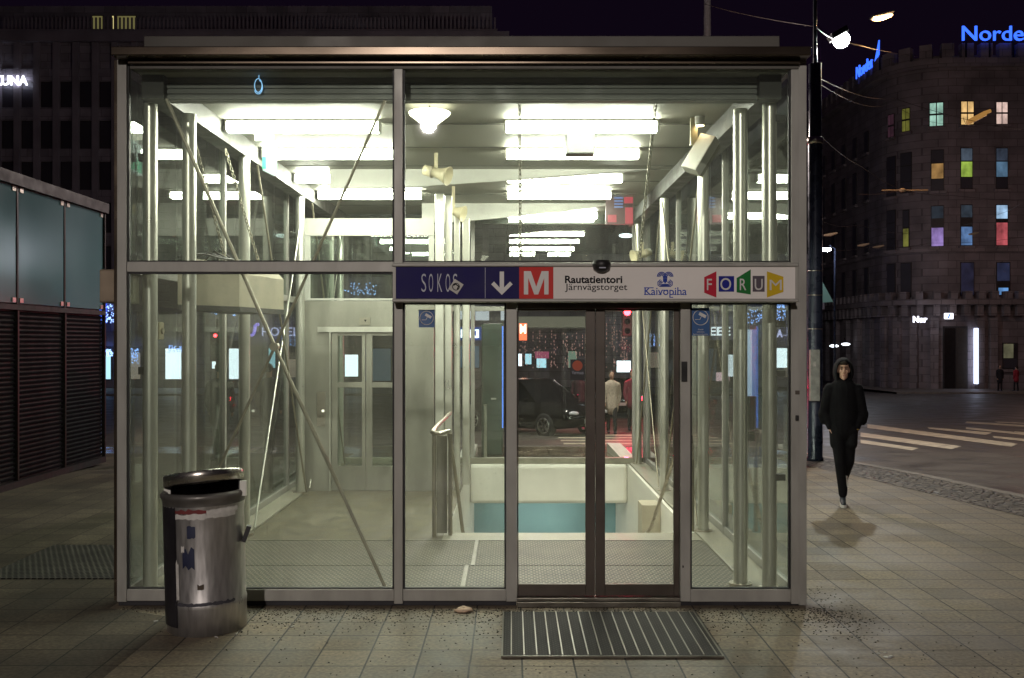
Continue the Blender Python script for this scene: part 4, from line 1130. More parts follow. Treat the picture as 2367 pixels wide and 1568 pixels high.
# trousers
b = MB()
capsule(b, (-.05, .01, .90), (.05, .01, .90), .150, .150, .78)
for s in (-1, 1): capsule(b, (s*.115, -.005, .88), (s*.10, -.02, .74), .080, .088, .95)
for s in (-1, 1):
    H, Kn, An = [Vector(p) for p in legs[s]]
    capsule(b, H+Vector((0, 0, .02)), Kn, .108, .073); capsule(b, Kn, An+Vector((0, 0, .055)), .073, .058)
    capsule(b, An+Vector((0, 0, .10)), An+Vector((0, .0, .045)), .066, .060)
fuse(b, "trousers", M['cloth_dark'], man, .010, 5)
for s in (-1, 1):
    An = Vector(legs[s][2]); Mx = Euler((0 if s < 0 else R(-48), 0, 0)).to_matrix()
    def T(p): return An + Mx @ Vector(p)
    b = MB()
    capsule(b, T((0, .03, -.045)), T((0, -.15, -.062)), .042, .032); capsule(b, T((0, .03, .0)), T((0, -.02, -.04)), .042, .042)
    capsule(b, T((0, -.15, -.062)), T((0, -.19, -.066)), .037, .028)
    sh = fuse(b, "shoe", M['shoe'], man, .009, 3)
    pts = [(-.036, .075), (.036, .075), (.040, -.02), (.044, -.14), (.032, -.205), (0, -.222), (-.032, -.205), (-.044, -.14), (-.040, -.02)]
    e = MB(); n = len(pts)
    vs = [T((x, y, -.098)) for x, y in pts] + [T((x, y, -.066)) for x, y in pts]
    e.add(vs, [tuple(range(n-1, -1, -1)), tuple(range(n, 2*n))] + [(i, (i+1) % n, n+(i+1) % n, n+i) for i in range(n)])
    e.build("sole", M['sole'], sh, local=True, fixn=True)
C = Vector(arm[1][2]); e = MB(); e.lathe([(.033, -.008), (.036, 0), (.033, .008)], C+Vector((0, -.002, .0)), 14); e.build("wristwatch", M['gold'], man, local=True)

# ---- people farther away
def walker(loc, rz, h, top, bottom, label, coat=.78, stride=.12, seed=1, group=None, skin='skin', hair='hair'):
    t = thing("person", label, "person", loc, rz, group)
    s_ = h/1.75; rnd2 = random.Random(seed)
    def V(x, y, z): return (x*s_, y*s_, z*s_)
    b = MB()
    ellip(b, V(0, 0, 1.645), (.075*s_, .09*s_, .108*s_), n=12, k=8); ellip(b, V(0, -.03, 1.60), (.056*s_, .06*s_, .07*s_), n=10, k=6)
    ellip(b, V(0, -.09, 1.625), (.014*s_, .02*s_, .022*s_), n=8, k=5)
    capsule(b, V(0, .01, 1.55), V(0, .01, 1.40), .055*s_, .06*s_, n=10, k=3)
    capsule(b, V(0, 0, 1.36), V(0, 0, .95), .14*s_, .13*s_, .65, n=10, k=3)
    for q in (-1, 1):
        sw_ = stride*q
        capsule(b, V(q*.18, 0, 1.38), V(q*.225, sw_*.5, 1.08), .05*s_, .04*s_, n=8, k=3); capsule(b, V(q*.225, sw_*.5, 1.08), V(q*.20, sw_*.5-.07, .86), .04*s_, .03*s_, n=8, k=3)
        capsule(b, V(q*.20, sw_*.5-.07, .86), V(q*.19, sw_*.5-.09, .78), .032*s_, .026*s_, .6, n=8, k=3)
        capsule(b, V(q*.08, 0, .9), V(q*.08, -sw_*.6-.02, .5), .07*s_, .05*s_, n=8, k=3); capsule(b, V(q*.08, -sw_*.6-.02, .5), V(q*.08, -sw_, .09), .05*s_, .04*s_, n=8, k=3)
    fuse(b, "body", M[skin], t, .018*s_, 2)
    b = MB(); ellip(b, V(0, .022, 1.672), (.084*s_, .093*s_, .098*s_), n=12, k=8); b.build("hair", M[hair], t, local=True)
    b = MB()
    capsule(b, V(-.13, 0, 1.38), V(.13, 0, 1.38), .075*s_, .075*s_, n=10, k=3); capsule(b, V(0, 0, 1.33), V(0, 0, 1.0), .185*s_, .17*s_, .66, n=12, k=4)
    capsule(b, V(0, 0, 1.0), V(0, 0, coat), .175*s_, .20*s_, .72, n=12, k=3)
    for q in (-1, 1):
        sw_ = stride*q
        capsule(b, V(q*.18, 0, 1.37), V(q*.232, sw_*.5, 1.08), .068*s_, .058*s_, n=8, k=3); capsule(b, V(q*.232, sw_*.5, 1.08), V(q*.20, sw_*.5-.065, .88), .058*s_, .045*s_, n=8, k=3)
    fuse(b, "coat", top, t, .018*s_, 3)
    b = MB()
    for q in (-1, 1):
        sw_ = stride*q
        capsule(b, V(q*.075, 0, .88), V(q*.08, -sw_*.6-.02, .5), .095*s_, .066*s_, n=8, k=3); capsule(b, V(q*.08, -sw_*.6-.02, .5), V(q*.08, -sw_, .11), .064*s_, .054*s_, n=8, k=3)
    fuse(b, "trousers", bottom, t, .016*s_, 3)
    for q in (-1, 1):
        b = MB(); capsule(b, V(q*.08, -stride*q+.03, .045), V(q*.08, -stride*q-.13, .038), .045*s_, .038*s_, n=8, k=3); b.build("shoe", M['shoe'], t, local=True)
    return t
dk = pm("dark coat cloth", (.018, .017, .022), .9); dk2 = pm("near black trousers", (.012, .011, .014), .9)
beige = pm("pale fur coat", (.48, .40, .32), .9, var=.25, scale=25, bump=.4); wine = pm("wine red coat", (.14, .02, .035), .9); red = pm("red jacket", (.36, .03, .05), .8)
def on(u, v, dz=0): return G(u, v, dz)
q = on(1414, 1003, RZ); walker(q, 0, 1.70, beige, dk2, "woman in a pale fur coat and dark leggings on the crossing behind the doors", .72, .16, 2)
q = on(1462, 996, RZ); walker(q, 0, 1.74, wine, dk2, "person in a dark red coat beside the pale fur coat on the crossing", .80, .10, 3)
q = on(1338, 986, RZ); walker(q, R(160), 1.72, dk, dk2, "person in a dark coat standing by the front wheel of the black car", .80, .08, 4)
q = on(508, 1062); walker(q, R(180), 1.66, dk, dk2, "dark silhouetted person outside the left side glass, nearer the corner columns", .74, .05, 5)
q = on(622, 1050); walker(q, R(170), 1.66, dk, dk2, "dark silhouetted person outside the glass behind the brace hub", .78, .06, 6)
q = on(2098, 893); walker(q, R(90), 1.8, dk, dk2, "lone person in black walking left of the bank's dark portal", .80, .14, 7)
q = on(2311, 905); walker(q, 0, 1.8, dk, dk2, "person in a black coat standing below the bank's lit ground floor window", .72, .06, 8)
q = on(2349, 905); walker(q, R(200), 1.75, red, dk2, "person in a red jacket at the right edge before the bank", .80, .08, 9)

# ================================================================= CARS
M['carpaint'] = pm("black car paint", (.010, .010, .012), .12, .3, var=.1, rvar=.04)
M['carglass'] = pm("dark car glass", (.008, .009, .011), .06, .0, var=.05, rvar=.02, spec=.8)
M['tyre'] = pm("tyre rubber", (.018, .018, .018), .8)
M['rim'] = pm("alloy rim", (.62, .62, .6), .3, .9)
M['tail'] = em("red tail light", (1, .03, .06), 28)
M['taildim'] = pm("red lamp glass", (.25, .01, .01), .25)
M['headlamp'] = pm("clear lamp glass", (.5, .52, .55), .12)
M['plate'] = pm("number plate", (.6, .6, .58), .5)
def car(loc, rz, label, paint, lit=False):
    t = thing("parked_car" if not lit else "car", label, "car", loc, rz)
    Lh, W = 2.28, .90
    st = [(-2.28, .50, .74, .74), (-2.2, .32, .86, .80), (-1.9, .22, .94, .85), (-1.2, .20, .97, .89), (0, .19, .96, .90), (.9, .20, .94, .90), (1.5, .22, .88, .88), (2.05, .28, .78, .82), (2.26, .42, .66, .70)]
    mb = MB(); n = 12; vs = []
    for x, z0, z1, w in st:
        prof = [(-w*.86, z0), (-w*.98, z0+.10), (-w, z0+.3*(z1-z0)+.05), (-w*.985, z0+.7*(z1-z0)), (-w*.93, z1-.05), (-w*.80, z1), (w*.80, z1), (w*.93, z1-.05), (w*.985, z0+.7*(z1-z0)), (w, z0+.3*(z1-z0)+.05), (w*.98, z0+.10), (w*.86, z0)]
        vs += [(x, y, z) for y, z in prof]
    m = len(st)
    mb.add(vs, [(i*n+j, i*n+(j+1) % n, (i+1)*n+(j+1) % n, (i+1)*n+j) for i in range(m-1) for j in range(n)] + [tuple(range(n)), tuple(range(m*n-1, (m-1)*n-1, -1))], True)
    body = mb.build("car_body", paint, t, local=True, fixn=True)
    # greenhouse
    gb = [(-1.75, .92, .80), (1.05, .90, .82)]; gt = [(-.95, 1.42, .62), (.28, 1.44, .63)]
    def frustum(b0, b1, t0, t1):
        vs = [(b0[0], -b0[2], b0[1]), (b1[0], -b1[2], b1[1]), (b1[0], b1[2], b1[1]), (b0[0], b0[2], b0[1]), (t0[0], -t0[2], t0[1]), (t1[0], -t1[2], t1[1]), (t1[0], t1[2], t1[1]), (t0[0], t0[2], t0[1])]
        return vs, [(0,3,2,1), (4,5,6,7), (0,1,5,4), (1,2,6,5), (2,3,7,6), (3,0,4,7)]
    g = MB(); g.add(*frustum(*gb, *gt)); g.build("window_glass", M['carglass'], t, local=True, bevel=.03)
    r = MB(); r.add(*frustum((-.98, 1.405, .66), (.31, 1.425, .67), (-.80, 1.475, .55), (.16, 1.49, .56)))
    for s in (-1, 1):
        r.tube([(1.05, s*.825, .91), (.29, s*.645, 1.435)], .03, 6); r.tube([(-1.75, s*.80, .93), (-.96, s*.635, 1.42)], .04, 6); r.tube([(-.35, s*.825, .93), (-.35, s*.65, 1.43)], .035, 6)
    r.build("roof", paint, t, local=True)
    for x in (1.38, -1.36):
        for s in (-1, 1):
            w = MB(); w.lathe([(.20, -.10), (.30, -.10), (.325, -.07), (.325, .07), (.30, .10), (.20, .10)], (x, s*.80, .325), 24, Matrix.Rotation(R(90), 3, 'X'))
            wh = w.build("wheel", M['tyre'], t, local=True)
            w = MB(); w.lathe([(.0, -.06), (.05, -.07), (.06, -.05)], (x, s*.80, .325), 16, Matrix.Rotation(R(90), 3, 'X')); w.lathe([(.0, .06), (.05, .07), (.06, .05)], (x, s*.80, .325), 16, Matrix.Rotation(R(90), 3, 'X'))
            w.lathe([(.17, .10), (.215, .105), (.215, -.105), (.17, -.10)], (x, s*.80, .325), 20, Matrix.Rotation(R(90), 3, 'X'))
            for k in range(6):
                a = R(60*k+15); w.obox((x+.12*math.cos(a), s*.87, .325+.12*math.sin(a)), (.17, .03, .045), (0, -a, 0))
            w.build("rim", M['rim'], wh, local=True)
    for s in (-1, 1):
        h = MB(); ellip(h, (2.12, s*.56, .66), (.16, .17, .07)); h.build("headlight", M['headlamp'], t, local=True)
        h = MB(); h.box(-2.32, -2.16, s*.48, s*.78, .70, .84); h.build("taillight", M['tail'] if lit else M['taildim'], t, local=True, bevel=.02)
        h = MB(); ellip(h, (.82, s*.98, 1.0), (.07, .10, .065)); h.build("wing_mirror", paint, t, local=True)
        h = MB(); h.box(-.9, -.75, s*.93, s*.945, .80, .825); h.box(.02, .17, s*.93, s*.945, .79, .815); h.build("door_handle", M['rim'], t, local=True)
    h = MB(); h.box(2.235, 2.275, -.26, .26, .40, .51); h.box(-2.30, -2.27, -.26, .26, .52, .63); h.build("number_plate", M['plate'], t, local=True)
    return t
p = Vector((.50, 27.6, 0)); p.z = gh(p.y)+RZ
car(p, R(-46), "shiny black saloon car with alloy wheels standing in the street behind the doors", M['carpaint'])
p = Vector(((1438-U0)/FD*36, 38.5, 0)); p.z = gh(38.5)+RZ
car(p, R(90), "car seen from behind with glaring red tail lights beyond the crossing", M['carpaint'], True)
# tram seen from behind with red and white lights through the right glass
p = Vector(((1690-U0)/FD*50, 52, gh(50)+RZ))
t = thing("tram", "tram seen from behind with red tail lights beyond the right side glass", "tram", p)
MB().box(-1.2, 1.2, 0, 12, .35, 3.2).build("tram_body", pm("green tram paint", (.03, .07, .05), .35), t, local=True, bevel=.25)
MB().box(-1.0, 1.0, -.02, -.001, 1.6, 2.75).build("rear_window", M['carglass'], t, local=True)
for x, z, s in ((-.85, 1.25, .11), (-.85, .62, .07), (.85, 1.25, .11), (.85, .62, .07)):
    MB().rod((x, -.05, z), (x, -.002, z), s, 14).build("taillight", M['tail'], t, local=True)
MB().box(-.35, .35, -.03, -.0215, 1.05, 1.5).build("lit_panel", em("tram lit panel", (.9, .6, .7), 1.2), t, local=True)
b = MB()
for y in (2, 10):
    for x in (-.72, .72): b.rod((x-.05, y, .32), (x+.05, y, .32), .32, 18)
b.build("wheel", M['tyre'], t, local=True)

# ================================================================= LEFT KIOSK WITH TEAL PANELS
KX = -6.57
kk = thing("street_kiosk", "dark kiosk with frosted teal glass panels above black mesh panels", "kiosk", (KX-2, 12, 0))
y0k, y1k = 4.83, 16.04
M['tealglass'] = pm("frosted teal glass", (.075, .150, .165), .20, var=.06, scale=.8, rvar=.05)
M['kframe'] = pm("kiosk dark frame", (.012, .009, .011), .6, .1)
M['kmesh'] = mat_mesh("black mesh panel", (.010, .006, .009), (.003, .002, .003), .09, .035, 0, .9)
MB().box(KX-4, KX-.06, y0k, y1k-.04, .0, 4.0).build("kiosk_body", M['kframe'], kk)
b = MB(); b.box(KX-4.05, KX+.06, y0k, y1k+.05, 4.001, 4.16); b.box(KX-.059, KX+.03, y0k, y1k, 2.36, 2.43); b.box(KX-.059, KX+.03, y0k, y1k, .0, .09)
b.build("kiosk_rail", M['kframe'], kk)
for i in range(8):
    ya, yb = y1k-1.402*(i+1), y1k-1.402*i
    MB().box(KX-.03, KX-.01, ya+.03, yb-.03, 2.45, 4.0).build("teal_panel", M['tealglass'], kk)
    b = MB()                                        # mesh panel drawn in the YZ plane: build flat then stand up
    vs = [(KX-.02, ya+.02, .10), (KX-.02, yb-.02, .10), (KX-.02, yb-.02, 2.355), (KX-.02, ya+.02, 2.355)]
    MB().box(KX-.058, KX-.045, ya+.025, yb-.025, .095, 2.355).build("backing_panel", M['gasket'], kk)
    b = MB()
    for q in range(36): b.obox((KX-.032, (ya+yb)/2, .13+q*.0625), (.022, 1.34, .034), (0, R(28), 0))
    b.build("louvre_panel", M['kslat'] if 'kslat' in M else M.setdefault('kslat', pm('black louvre slats', (.007, .005, .008), .9, spec=.08)), kk)
    b = MB(); b.box(KX-.05, KX+.012, ya-.02, ya+.02, .095, 2.355); b.box(KX-.05, KX+.0, ya-.022, ya+.022, 2.435, 4.0)
    b.build("post", M['kpost'] if 'kpost' in M else M.setdefault('kpost', pm("kiosk post", (.022, .017, .015), .45, .4)), kk)
    for y in (ya+.10, yb-.10):
        for z in (2.46, 3.93): MB().box(KX-.03, KX+.006, y-.045, y+.045, z, z+.06).build("clamp", M['steel'], kk)
MB().box(KX-.03, KX+.02, y1k-.018, y1k+.02, .0, 4.0).build("post", M['kpost'], kk)

# ================================================================= BUILDINGS OVER THE STREET
M['facade_dark'] = mat_stone("dark concrete facade", (.40, .37, .42), 1.6, .6)
M['pier'] = pm("concrete pier", (.34, .31, .35), .8, var=.2, scale=.5)
M['nightpane'] = pm("unlit window pane", (.07, .065, .08), .4, var=.2, scale=.3)
M['wframe'] = pm("dark window frame", (.05, .045, .045), .5)
M['shopwhite'] = em("lit shop window", (.80, .88, 1.0), 2.6)
M['shopwarm'] = em("dim warm shop window", (1.0, .78, .62), .28)
M['shopcyan'] = em("lit cyan shop window", (.45, .80, .95), 1.2)
M['bluedots'] = em("blue fairy light", (.30, .48, 1.0), 2.6)
M['warmwin'] = em("dim warm lit pane", (.75, .68, .25), .16)
M['whitesign'] = em("white neon letters", (.86, .88, 1.0), 2.6)
M['bluesign'] = em("blue neon letters", (.035, .13, 1.0), 1.9)
M['violetsign'] = em("violet white neon letters", (.62, .60, 1.0), 1.6)
HY = 75.0; HS = HY/FD
def hx(u): return (u-U0)*HS
def hz(v): return CAMZ-(v-V0)*HS
gz = gh(75)
hotel = thing("hotel_building", "wide dark office block with vertical piers behind the entrance, left of the sky", "building", (hx(600), HY, gz))
ux0, ux1 = hx(-420), hx(1168)
MB().box(ux0, ux1, HY, HY+16, gz, hz(95)).build("wall", M['facade_dark'], hotel)
b = MB(); b.box(ux0, ux1+.3, HY-.6, HY+.0, hz(100), hz(78)); b.build("cornice", M['pier'], hotel)
# set back roof terrace with a slatted parapet
MB().box(ux0, hx(1135), HY+3.5, HY+14, hz(95)+.02, hz(-22)).build("roof_storey", M['facade_dark'], hotel)
b = MB()
for i in range(150):
    x = ux0 + 14 + i*.30
    if x < hx(1150): b.box(x, x+.13, HY-.15, HY-.08, hz(68), hz(42))
b.box(ux0, hx(1150), HY-.2, HY-.03, hz(76), hz(69)); b.build("parapet_fence", M['pier'], hotel)
for (u0, u1, m) in ((212, 238, 'warmwin'), (258, 264, 'yellowwin'), (270, 315, 'warmwin')):
    if m not in M: M[m] = em("yellow lit pane", (1.0, .85, .35), .8)
    s9 = (HY+3.4)/FD; xa, xb, za, zb = (u0-U0)*s9, (u1-U0)*s9, CAMZ-(72-V0)*s9, CAMZ-(36-V0)*s9
    f = MB().box(xa, xb, HY+3.42, HY+3.49, za, zb).build("window", M['wframe'], hotel)
    MB().box(xa+.05, xb-.05, HY+3.39, HY+3.415, za+.05, zb-.05).build("pane", M[m], f)
xs = [ux0 + .2 + i*45*HS for i in range(int((ux1-ux0)/(45*HS)))]
for x in xs:
    MB().box(x, x+14*HS, HY-.35, HY-.001, gz+4.3, hz(101)).build("pier", M['pier'], hotel)
b = MB()
for v in (160, 250, 345, 440, 540, 640): b.box(ux0, ux1, HY-.16, HY-.0011, hz(v+28), hz(v))
b.build("floor_band", M['facade_dark'], hotel)
cnt = 0
for v in (160, 250, 345, 440, 540):
    for x in xs:
        u = (x+30*HS)/HS + U0
        if not (-60 < u < 310) or cnt > 44: continue
        f = MB().box(x+15*HS, x+44*HS, HY-.06, HY-.002, hz(v+98), hz(v+30)).build("window", M['wframe'], hotel)
        MB().box(x+17*HS, x+42*HS, HY-.075, HY-.061, hz(v+96), hz(v+32)).build("pane", M['greypane'] if (v == 345 and u > 100 and 'greypane' in M) else M['nightpane'], f)
        cnt += 1
# shop fronts of the block
def shop(u0, u1, v0, v1, m, parent=hotel, y=HY):
    s = y/FD
    f = MB().box((u0-1-U0)*s, (u1+1-U0)*s, y-.50, y-.40, CAMZ-(v1+2-V0)*s, CAMZ-(v0-2-V0)*s).build("shop_window", M['wframe'], parent)
    MB().box((u0-U0)*s, (u1-U0)*s, y-.53, y-.501, CAMZ-(v1-V0)*s, CAMZ-(v0-V0)*s).build("pane", M[m], f)
for a in ((246, 262, 822, 876, 'shopcyan'), (343, 356, 806, 872, 'shopwhite'), (388, 424, 806, 876, 'shopwhite'), (495, 518, 806, 852, 'shopwhite'), (534, 556, 806, 876, 'shopwhite'), (300, 330, 815, 876, 'shopwarm'), (625, 640, 804, 850, 'shopcyan'), (800, 830, 820, 870, 'shopwhite'), (845, 905, 806, 880, 'shopdim'), (660, 690, 830, 872, 'shopwarm')):
    if a[4] == 'shopdim': M.setdefault('shopdim', em("dim blue shop window", (.3, .42, .6), .14))
    shop(*a)
MB().box(ux0, ux1, HY-.9, HY-.36, hz(800), hz(778)).build("canopy", M['pier'], hotel)
MB().box(ux0, ux1, HY-1.2, HY-.36, hz(722), hz(700)).build("canopy", M['pier'], hotel)
def fairy(name, label, rects, y, n, seed, size=.05):
    mb = MB(); rr = random.Random(seed)
    for (u0, u1, v0, v1) in rects:
        s = y/FD
        for i in range(n):
            x = (rr.uniform(u0, u1)-U0)*s; z = CAMZ-(rr.uniform(v0, v1)-V0)*s
            mb.obox((x, y-rr.uniform(0, .1), z), (size, size, size*1.6), (0, 0, rr.uniform(0, 1)))
    return prop(mb.build(name, M['bluedots']), label, kind="stuff")
fairy("light_curtain", "curtain of tiny blue fairy lights over the shop fronts on the left", [(241, 263, 702, 746), (490, 512, 708, 728), (530, 556, 708, 730), (785, 872, 655, 682), (300, 320, 806, 840), (388, 424, 800, 816), (246, 262, 808, 825)], HY-1.4, 55, 5)
fairy("light_curtain", "curtain of tiny blue fairy lights beyond the right side glass", [(1722, 1762, 716, 748), (1778, 1812, 700, 712), (1778, 1815, 716, 745), (1560, 1720, 790, 806)], HY-1.5, 60, 6)
M['warmdots'] = em("dim warm fairy light", (1.0, .55, .50), .45)
def dots(label, m, cols, y, seed):
    mb = MB(); rr = random.Random(seed); s = y/FD
    for (u0, u1, v0, v1, n) in cols:
        for i in range(n):
            u = rr.uniform(u0, u1)
            for q in range(rr.randint(2, 9)):
                v = v0 + (v1-v0)*rr.random()**.8
                mb.obox(((u-U0)*s, y-rr.uniform(0, .2), CAMZ-(v-V0)*s), (.035, .035, .10), (0, 0, 0))
    return prop(mb.build("string_lights", m), label, kind="stuff")
dots("dim warm strings of fairy lights over the facade behind the doors", M['warmdots'], [(1196, 1355, 765, 850, 40), (1400, 1480, 740, 850, 26)], HY-2.2, 8)
dots("bluish strings of fairy lights beyond the right columns", M['bluedots'], [(1600, 1720, 788, 806, 22), (1480, 1560, 770, 800, 10)], HY-2.4, 9)
bs = thing("blue_banner", "deep blue lit panel above the shop fronts beside the kiosk", "light panel", (hx(252), HY-1.3, hz(746)))
MB().box(hx(241), hx(263), HY-1.32, HY-1.25, hz(748), hz(700)).build("panel", em("deep blue panel", (.03, .07, .45), 1.5), bs)
def sign_text(name, label, body, u0, u1, v0, v1, y, m, bold=.02, back=None, bp=3):
    s = y/FD
    X = lambda u: (u-U0)*s
    Z = lambda v: CAMZ-(v-V0)*s
    t = thing(name, label, "sign", (X((u0+u1)/2), y, Z(v1)))
    lettering(body, (X(u0), X(u1), Z(v1), Z(v0)), (0, y, 0), AX, AZ, M[m], t, "lettering", bold, .06)
    if back:
        MB().box(X(u0-bp), X(u1+bp), y+.02, y+.10, Z(v1+bp), Z(v0-bp)).build("back_panel", M[back], t)
    return t
M['signback_blue'] = em("blue sign backing", (.02, .07, .30), .6)
sign_text("neon_sign", "white neon lettering cut by the left edge, high on the dark block", "KUNA", -14, 65, 175, 198, HY-.5, 'whitesign', .035)
st = sign_text("neon_sign", "white neon lettering with a violet curved emblem above the shops behind the brace hub", "HOTEL", 606, 690, 757, 777, HY-1.3, 'violetsign', .0)
b = MB(); s = (HY-1.3)/FD
b.tube([((u-U0)*s, HY-1.35, CAMZ-(v-V0)*s) for u, v in ((599, 751), (594, 750), (590, 754), (590, 760), (588, 768), (585, 774), (580, 776))], .12, 8)
b.build("emblem", em("violet neon", (.35, .25, 1), 1.6), st)
# ---- middle block seen through the doors
mid = thing("shop_building", "low dark shop building over the street behind the sliding doors", "building", (hx(1450), HY, gz))
MB().box(hx(1169), hx(1900), HY+1, HY+14, gz, hz(585)).build("wall", M['facade_dark'], mid)
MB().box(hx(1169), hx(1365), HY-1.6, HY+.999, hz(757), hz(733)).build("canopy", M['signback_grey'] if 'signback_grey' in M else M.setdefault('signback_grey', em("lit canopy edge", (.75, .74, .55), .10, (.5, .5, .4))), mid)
MB().box(hx(1366), hx(1900), HY-.6, HY+.999, hz(716), hz(700)).build("canopy", M['pier'], mid)
for (u0, u1, v0, v1, m) in ((1196, 1206, 818, 846, 'shopwhite'), (1214, 1228, 818, 842, 'shopcyan'), (1240, 1262, 818, 850, 'shopcyan'), (1312, 1332, 812, 850, 'shopgreen'), (1065, 1108, 770, 850, 'shopblue'), (1070, 1108, 778, 798, 'shopcyan'), (1424, 1456, 834, 860, 'shopwhite'), (1500, 1520, 815, 850, 'shopwarm'), (1778, 1815, 805, 850, 'shopwhite')):
    if m == 'shopgreen': M.setdefault(m, em("dim green shop window", (.5, .75, .6), .22))
    if m == 'shopblue': M.setdefault(m, em("blue shop window", (.16, .28, .42), .30))
    shop(u0, u1, v0, v1, m, mid, HY+.2 if not (u0 == 1070) else HY+.05)
sign_text("shop_sign", "white lettering on a blue shop sign seen beside the stair posts", "RKI", 1065, 1107, 762, 781, HY-2.0, 'whitesign', .06, 'signback_blue', 6)
t = thing("shop_sign", "white illuminated sign fragments high above the blue shop sign", "sign", (hx(1110), HY-2, hz(745)))
b = MB()
for u0, u1, v0, v1 in ((1066, 1094, 718, 740), (1101, 1132, 722, 742), (1112, 1118, 713, 722), (1124, 1132, 713, 722), (1158, 1166, 716, 742)): b.box(hx(u0), hx(u1), HY-2.05, HY-2, hz(v1), hz(v0))
b.build("lit_panel", em("soft white panel", (.8, .84, .95), .7), t)
t = thing("metro_sign", "small orange lit box sign with a white M across the street", "sign", P(1208, 765, 55))
MB().box(P(1200,0,55).x, P(1218,0,55).x, 55, 55.3, P(0,787,55).z, P(0,748,55).z).build("sign_box", em("orange red sign", (1, .16, .07), 2.2), t)
lettering("M", (P(1202,0,55).x, P(1216,0,55).x, P(0,771,55).z, P(0,750,55).z), (0, 54.99, 0), AX, AZ, em("white sign glow", (1, .95, .85), 3.5), t, "lettering", .01, .02)
t = thing('shop_sign', 'dim pink lit panel low on the facade behind the doors', 'sign', P(1253, 820, HY-1))
a, c = P(1237, 829, HY-1), P(1269, 813, HY-1); MB().box(a.x, c.x, HY-1.0, HY-.9, a.z, c.z).build('lit_panel', em('dim pink panel', (1, .22, .45), .22), t)
sign_text("shop_sign", "small white lettering lit above the shops past the surveillance sticker", "EEE", 1640, 1688, 756, 776, HY-1, 'whitesign', .02)
sign_text("shop_sign", "pale violet letter A lit at the far right behind the glass", "A", 1795, 1809, 762, 780, HY-1, 'violetsign', .04)
sign_text("shop_sign", "pale blue lit figures between the far right columns and doors", "ZE", 1584, 1604, 756, 776, HY-1, 'shopcyan', .03)
t = thing("light_column", "tall pale blue lit advertising column outside the right side glass", "light column", G(1733, 975))
yy = 24.0
a = P(1719, 916, yy); c = P(1738, 762, yy); t.location = (a.x, yy, gh(yy))
MB().box(a.x, c.x, yy, yy+.12, a.z, c.z).build("lit_face", em("pale blue lit face", (.55, .68, 1.0), .78), t)
MB().box(c.x+.001, c.x+.10, yy, yy+.16, a.z, c.z).build("lit_edge", em("blue lit edge", (.2, .35, .9), .4), t)
MB().box(a.x+.02, c.x+.07, yy+.02, yy+.14, gh(yy)+RZ, a.z-.001).build("pedestal", M['black'], t)
# dark advertising pillar left of the doors
t = thing("advertising_pillar", "dark green square pillar with a thin blue light line outside the back glass", "pillar", (-.35, 18.2, gh(18.2)))
a, c = P(1113, 1060, 18), P(1163, 748, 18)
MB().box(a.x, c.x, 18.0, 18.5, gh(18), c.z).build("pillar_body", pm("dark green panel", (.035, .065, .05), .4), t, bevel=.03)
MB().box(c.x-.02, c.x+.004, 17.985, 17.998, gh(18)+.5, c.z-.05).build("blue_line", em("blue light line", (.1, .25, 1), 1.2), t)
MB().box(P(1135,0,18).x, P(1147,0,18).x, 17.985, 17.998, P(0,924,18).z, P(0,920,18).z).build("label_plate", M['signlight'], t)
for u, lab in ((1090, "thin steel bollard post nearer the lift outside the back glass"), (1122, "thin steel bollard post before the dark advertising pillar")):
    p0 = G(u, 1062); t = thing("bollard", lab, "bollard", p0, group="bollard posts behind the entrance")
    p1 = P(u, 938, p0.y)
    MB().rod(p0, (p0.x, p0.y, p1.z), .028, 12).build("post", M['column'], t)
    MB().rod((p0.x, p0.y, p1.z), (p0.x, p0.y, p1.z+.02), .033, 12).build("cap", M['steel'], t)

# ---- traffic lights
def traffic_light(u, v, Y, label, arm=True, s=.11):
    p = P(u, v, Y); t = thing("traffic_light", label, "traffic light", (p.x+(1.2 if arm else 0), Y, gh(Y)+RZ))
    px = p.x + (1.2 if arm else 0)
    MB().rod((px, Y+.25, gh(Y)+RZ), (px, Y+.25, p.z+.5), .06, 10).build("pole", M['black'], t)
    if arm: MB().tube([(px, Y+.25, p.z+.35), (p.x+.5, Y+.25, p.z+.45), (p.x, Y+.25, p.z+.4)], .03, 8).build("arm", M['black'], t)
    MB().box(p.x-.17, p.x+.17, Y, Y+.24, p.z-.78, p.z+.18).build("signal_head", M['black'], t, bevel=.03)
    MB().rod((p.x, Y-.03, p.z), (p.x, Y-.001, p.z), s, 18).build("red_lamp", em("red signal", (1, .02, .03), 40), t)
    for dz in (-.3, -.6): MB().rod((p.x, Y-.03, p.z+dz), (p.x, Y-.001, p.z+dz), .10, 16).build("dark_lamp", M['carglass'], t)
    return t
traffic_light(1450, 722, 32, "traffic light glowing red high behind the right door leaf", True)
traffic_light(498, 776, 30, "traffic light glowing red behind the left columns", False, .045)
lamp_r = bpy.data.lights.new("red_signal_light", 'POINT'); lamp_r.energy = 330; lamp_r.color = (1, .03, .10); lamp_r.shadow_soft_size = .15
lo = bpy.data.objects.new("red_signal_light", lamp_r); col.objects.link(lo); lo.location = P(1448, 800, 29)
lo.parent = None

